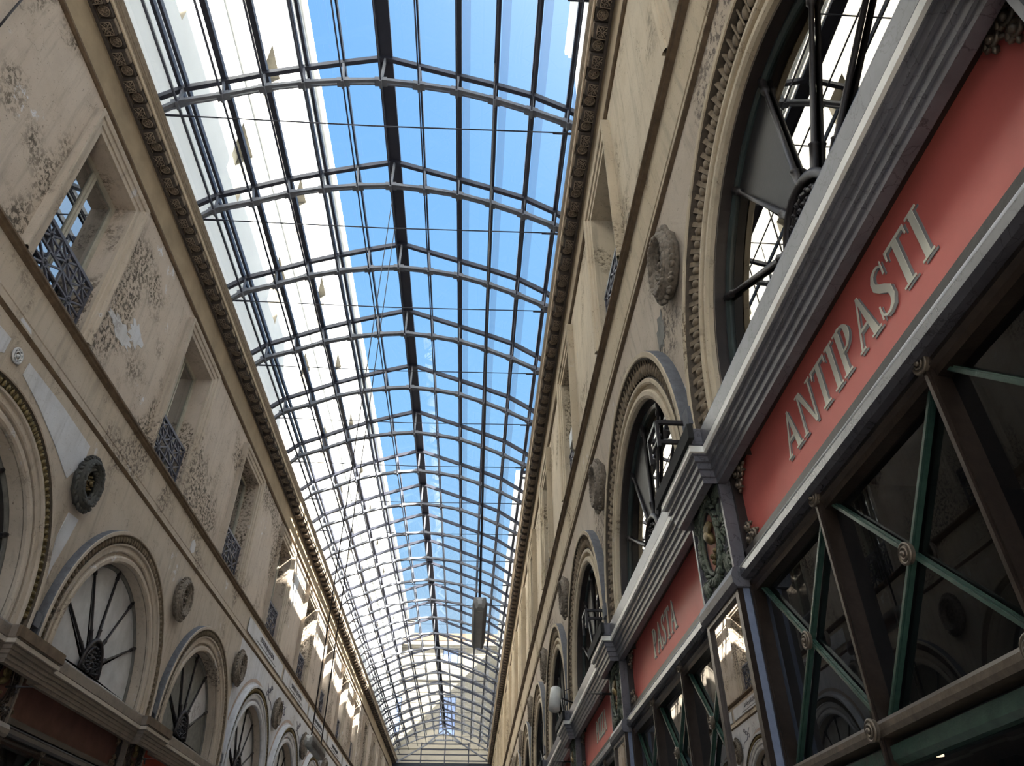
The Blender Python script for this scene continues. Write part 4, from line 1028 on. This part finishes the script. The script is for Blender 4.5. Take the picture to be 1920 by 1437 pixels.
blotch(8.35, 7.0, .50, .16, 'ragged white bare patch beside the second visible upper window of the left wall', m_white)
blotch(8.75, 7.25, .30, .20, 'ragged white bare patch nearer the third upper window of the left wall', m_white)
blotch(21.1, 8.15, .42, .55, 'tall white repaired patch in the sunlight high on the left wall', m_white)
blotch(5.33, 4.66/FZ, .16, .22, 'grey stain below the nearest wreath of the right wall', m_panel2, .006, WR)
rr_ = empty('carved_rosette', WL(6.72, 0, 5.21), 'small round carved rosette near the left edge of the photo, above the gilded arch', 'rosette'); o3 = WL(6.72, 0, 5.21)
a = MB(); 
for q, w in ((.085, .014), (.05, .010)): a.tube([WL(6.72+q*math.cos(t), .02, 5.21+q*math.sin(t)) for t in [2*PI*i/20 for i in range(20)]], w, 6, True)
for i in range(8): a.blob(WL(6.72+.066*math.cos(PI*i/4), .02, 5.21+.066*math.sin(PI*i/4)), (.018, .014, .014), 5, 3)
a.blob(WL(6.72, .02, 5.21), (.022, .022, .022), 8, 5); a.build('petals', m_panel, rr_, o3)

# ---------------------------------------------------------------- small fittings on the ledges and pilasters
def ledge_box(W, y, side, k):
    z = 2.93 if side == 'left' else 3.12; o3 = W(y, .06, z); r = empty('ledge_spotlight', o3, 'small dark box spotlight on the ledge, %s from the near end, %s side' % (WD[k+1], side), 'spotlight', 'box spotlights on the ledges')
    a = MB(); x = W(y, .06, z)[0]; a.box(x-.05, x+.05, y-.07, y+.07, z-.02, z+.14); a.build('housing', m_slate, r, o3)
    a = MB(); a.box(x-.012, x+.012, y-.012, y+.012, z-.10, z-.02); a.build('foot', m_iron, r, o3)
for k in range(0, 8):
    ledge_box(WL, YL+P/2+P*k+.0, 'left', k); ledge_box(WRr, YR+P/2+P*k-.25, 'right', k)
def rod(W, y, z, side, k):
    o3 = W(y, .05, z); r = empty('spike_bracket', o3, 'thin black spike bracket on a pilaster, %s from the near end, %s side' % (WD[k+1], side), 'bracket', 'spike brackets on the pilasters')
    a = MB(); a.tube([W(y, .04, z), W(y, .14, z), W(y, .15, z), W(y, .17, z), W(y, .18, z), W(y, .33, z)], [.014, .012, .022, .022, .011, .003], 8); a.build('spike', m_iron, r, o3)
    a = MB(); a.tube([W(y, .16, z), W(y, .17, z-.05)], .009, 6); a.blob(W(y, .172, z-.06), (.014, .014, .014), 6, 4); a.build('hook', m_iron, r, o3)
for k in (1, 2, 3, 4): rod(WL, YL+P/2+P*k, 2.24, 'left', k); rod(WRr, YR+P/2+P*k, 2.29, 'right', k)
def frame_br(y, k):
    W = WRr; z0, z1 = 3.02, 3.24; o3 = W(y, .1, z0); r = empty('lamp_frame', o3, 'rusty open metal frame on the right ledge over the %s pilaster' % WD[k+1], 'metal frame', 'metal frames on the right ledge')
    a = MB()
    for y_ in (y-.14, y+.14):
        a.bar(W(y_, .02, z1), W(y_, .30, z1), .03, .03); a.bar(W(y_, .30, z0), W(y_, .30, z1), .025, .025, (0, 1, 0)); a.bar(W(y_, .02, z0), W(y_, .02, z1), .025, .025, (0, 1, 0))
    a.bar(W(y-.14, .30, z1), W(y+.14, .30, z1), .03, .03); a.bar(W(y-.14, .28, (z0+z1)/2), W(y+.14, .28, (z0+z1)/2), .02, .02)
    a.build('bars', m_iron, r, o3)
frame_br(4.90, 0); frame_br(9.05, 1)
r = empty('floodlight', WRr(12.35, .28, 3.05), 'white cylindrical floodlight on the right ledge past the second metal frame', 'floodlight'); o3 = WRr(12.35, .28, 3.05)
a = MB(); p0 = Vector(WRr(12.35, .32, 3.20)); p1 = Vector(WRr(12.20, .38, 2.86)); a.tube([p0, p0+(p1-p0)*.04, p1], [.07, .09, .09], 16); a.build('barrel', m_whitepl, r, o3)
a = MB(); a.tube([WRr(12.35, .02, 2.98), WRr(12.33, .2, 3.04), WRr(12.30, .27, 3.06)], .014, 6); a.tube([WRr(12.3, .2, 3.16), WRr(12.3, .1, 3.2)], .008, 5); a.build('arm', m_iron, r, o3)
r = empty('junction_box', WRr(10.1, .08, 6.55), 'small dark square box on the right string course below an upper window', 'junction box'); o3 = WRr(10.1, .08, 6.55)
a = MB(); x = WRr(0, .10, 0)[0]; a.box(x-.09, x+.09, 9.98, 10.28, 6.42, 6.66); a.build('casing', m_lampd, r, o3)
a = MB(); a.box(x-.05, x+.05, 9.972, 9.98, 6.50, 6.53); a.build('label_strip', m_panel, r, o3)
c_ = MB(); c_.tube([WL(4.22, .06, 7.45), WL(4.22, .06, 7.9), WL(4.23, .06, 8.6)], .012, 6); tag(c_.build('cable', m_iron, None, WL(4.22, .06, 7.45)), 'black cable crossing the top left corner of the photo', 'cable')
r = empty('ceiling_downlight', (2.6, 4.38, .81), 'small glowing downlight inside the nearest right shop', 'downlight'); o3 = (2.6, 4.38, .81)
a = MB(); a.tube([(2.6, 4.38, .81), (2.6, 4.38, .825)], .022, 14); a.build('lens', m_spot, r, o3)
a = MB(); a.tube([(2.6, 4.38, .84), (2.6, 4.38, 2.6)], .012, 6); a.build('stem', m_iron, r, o3)
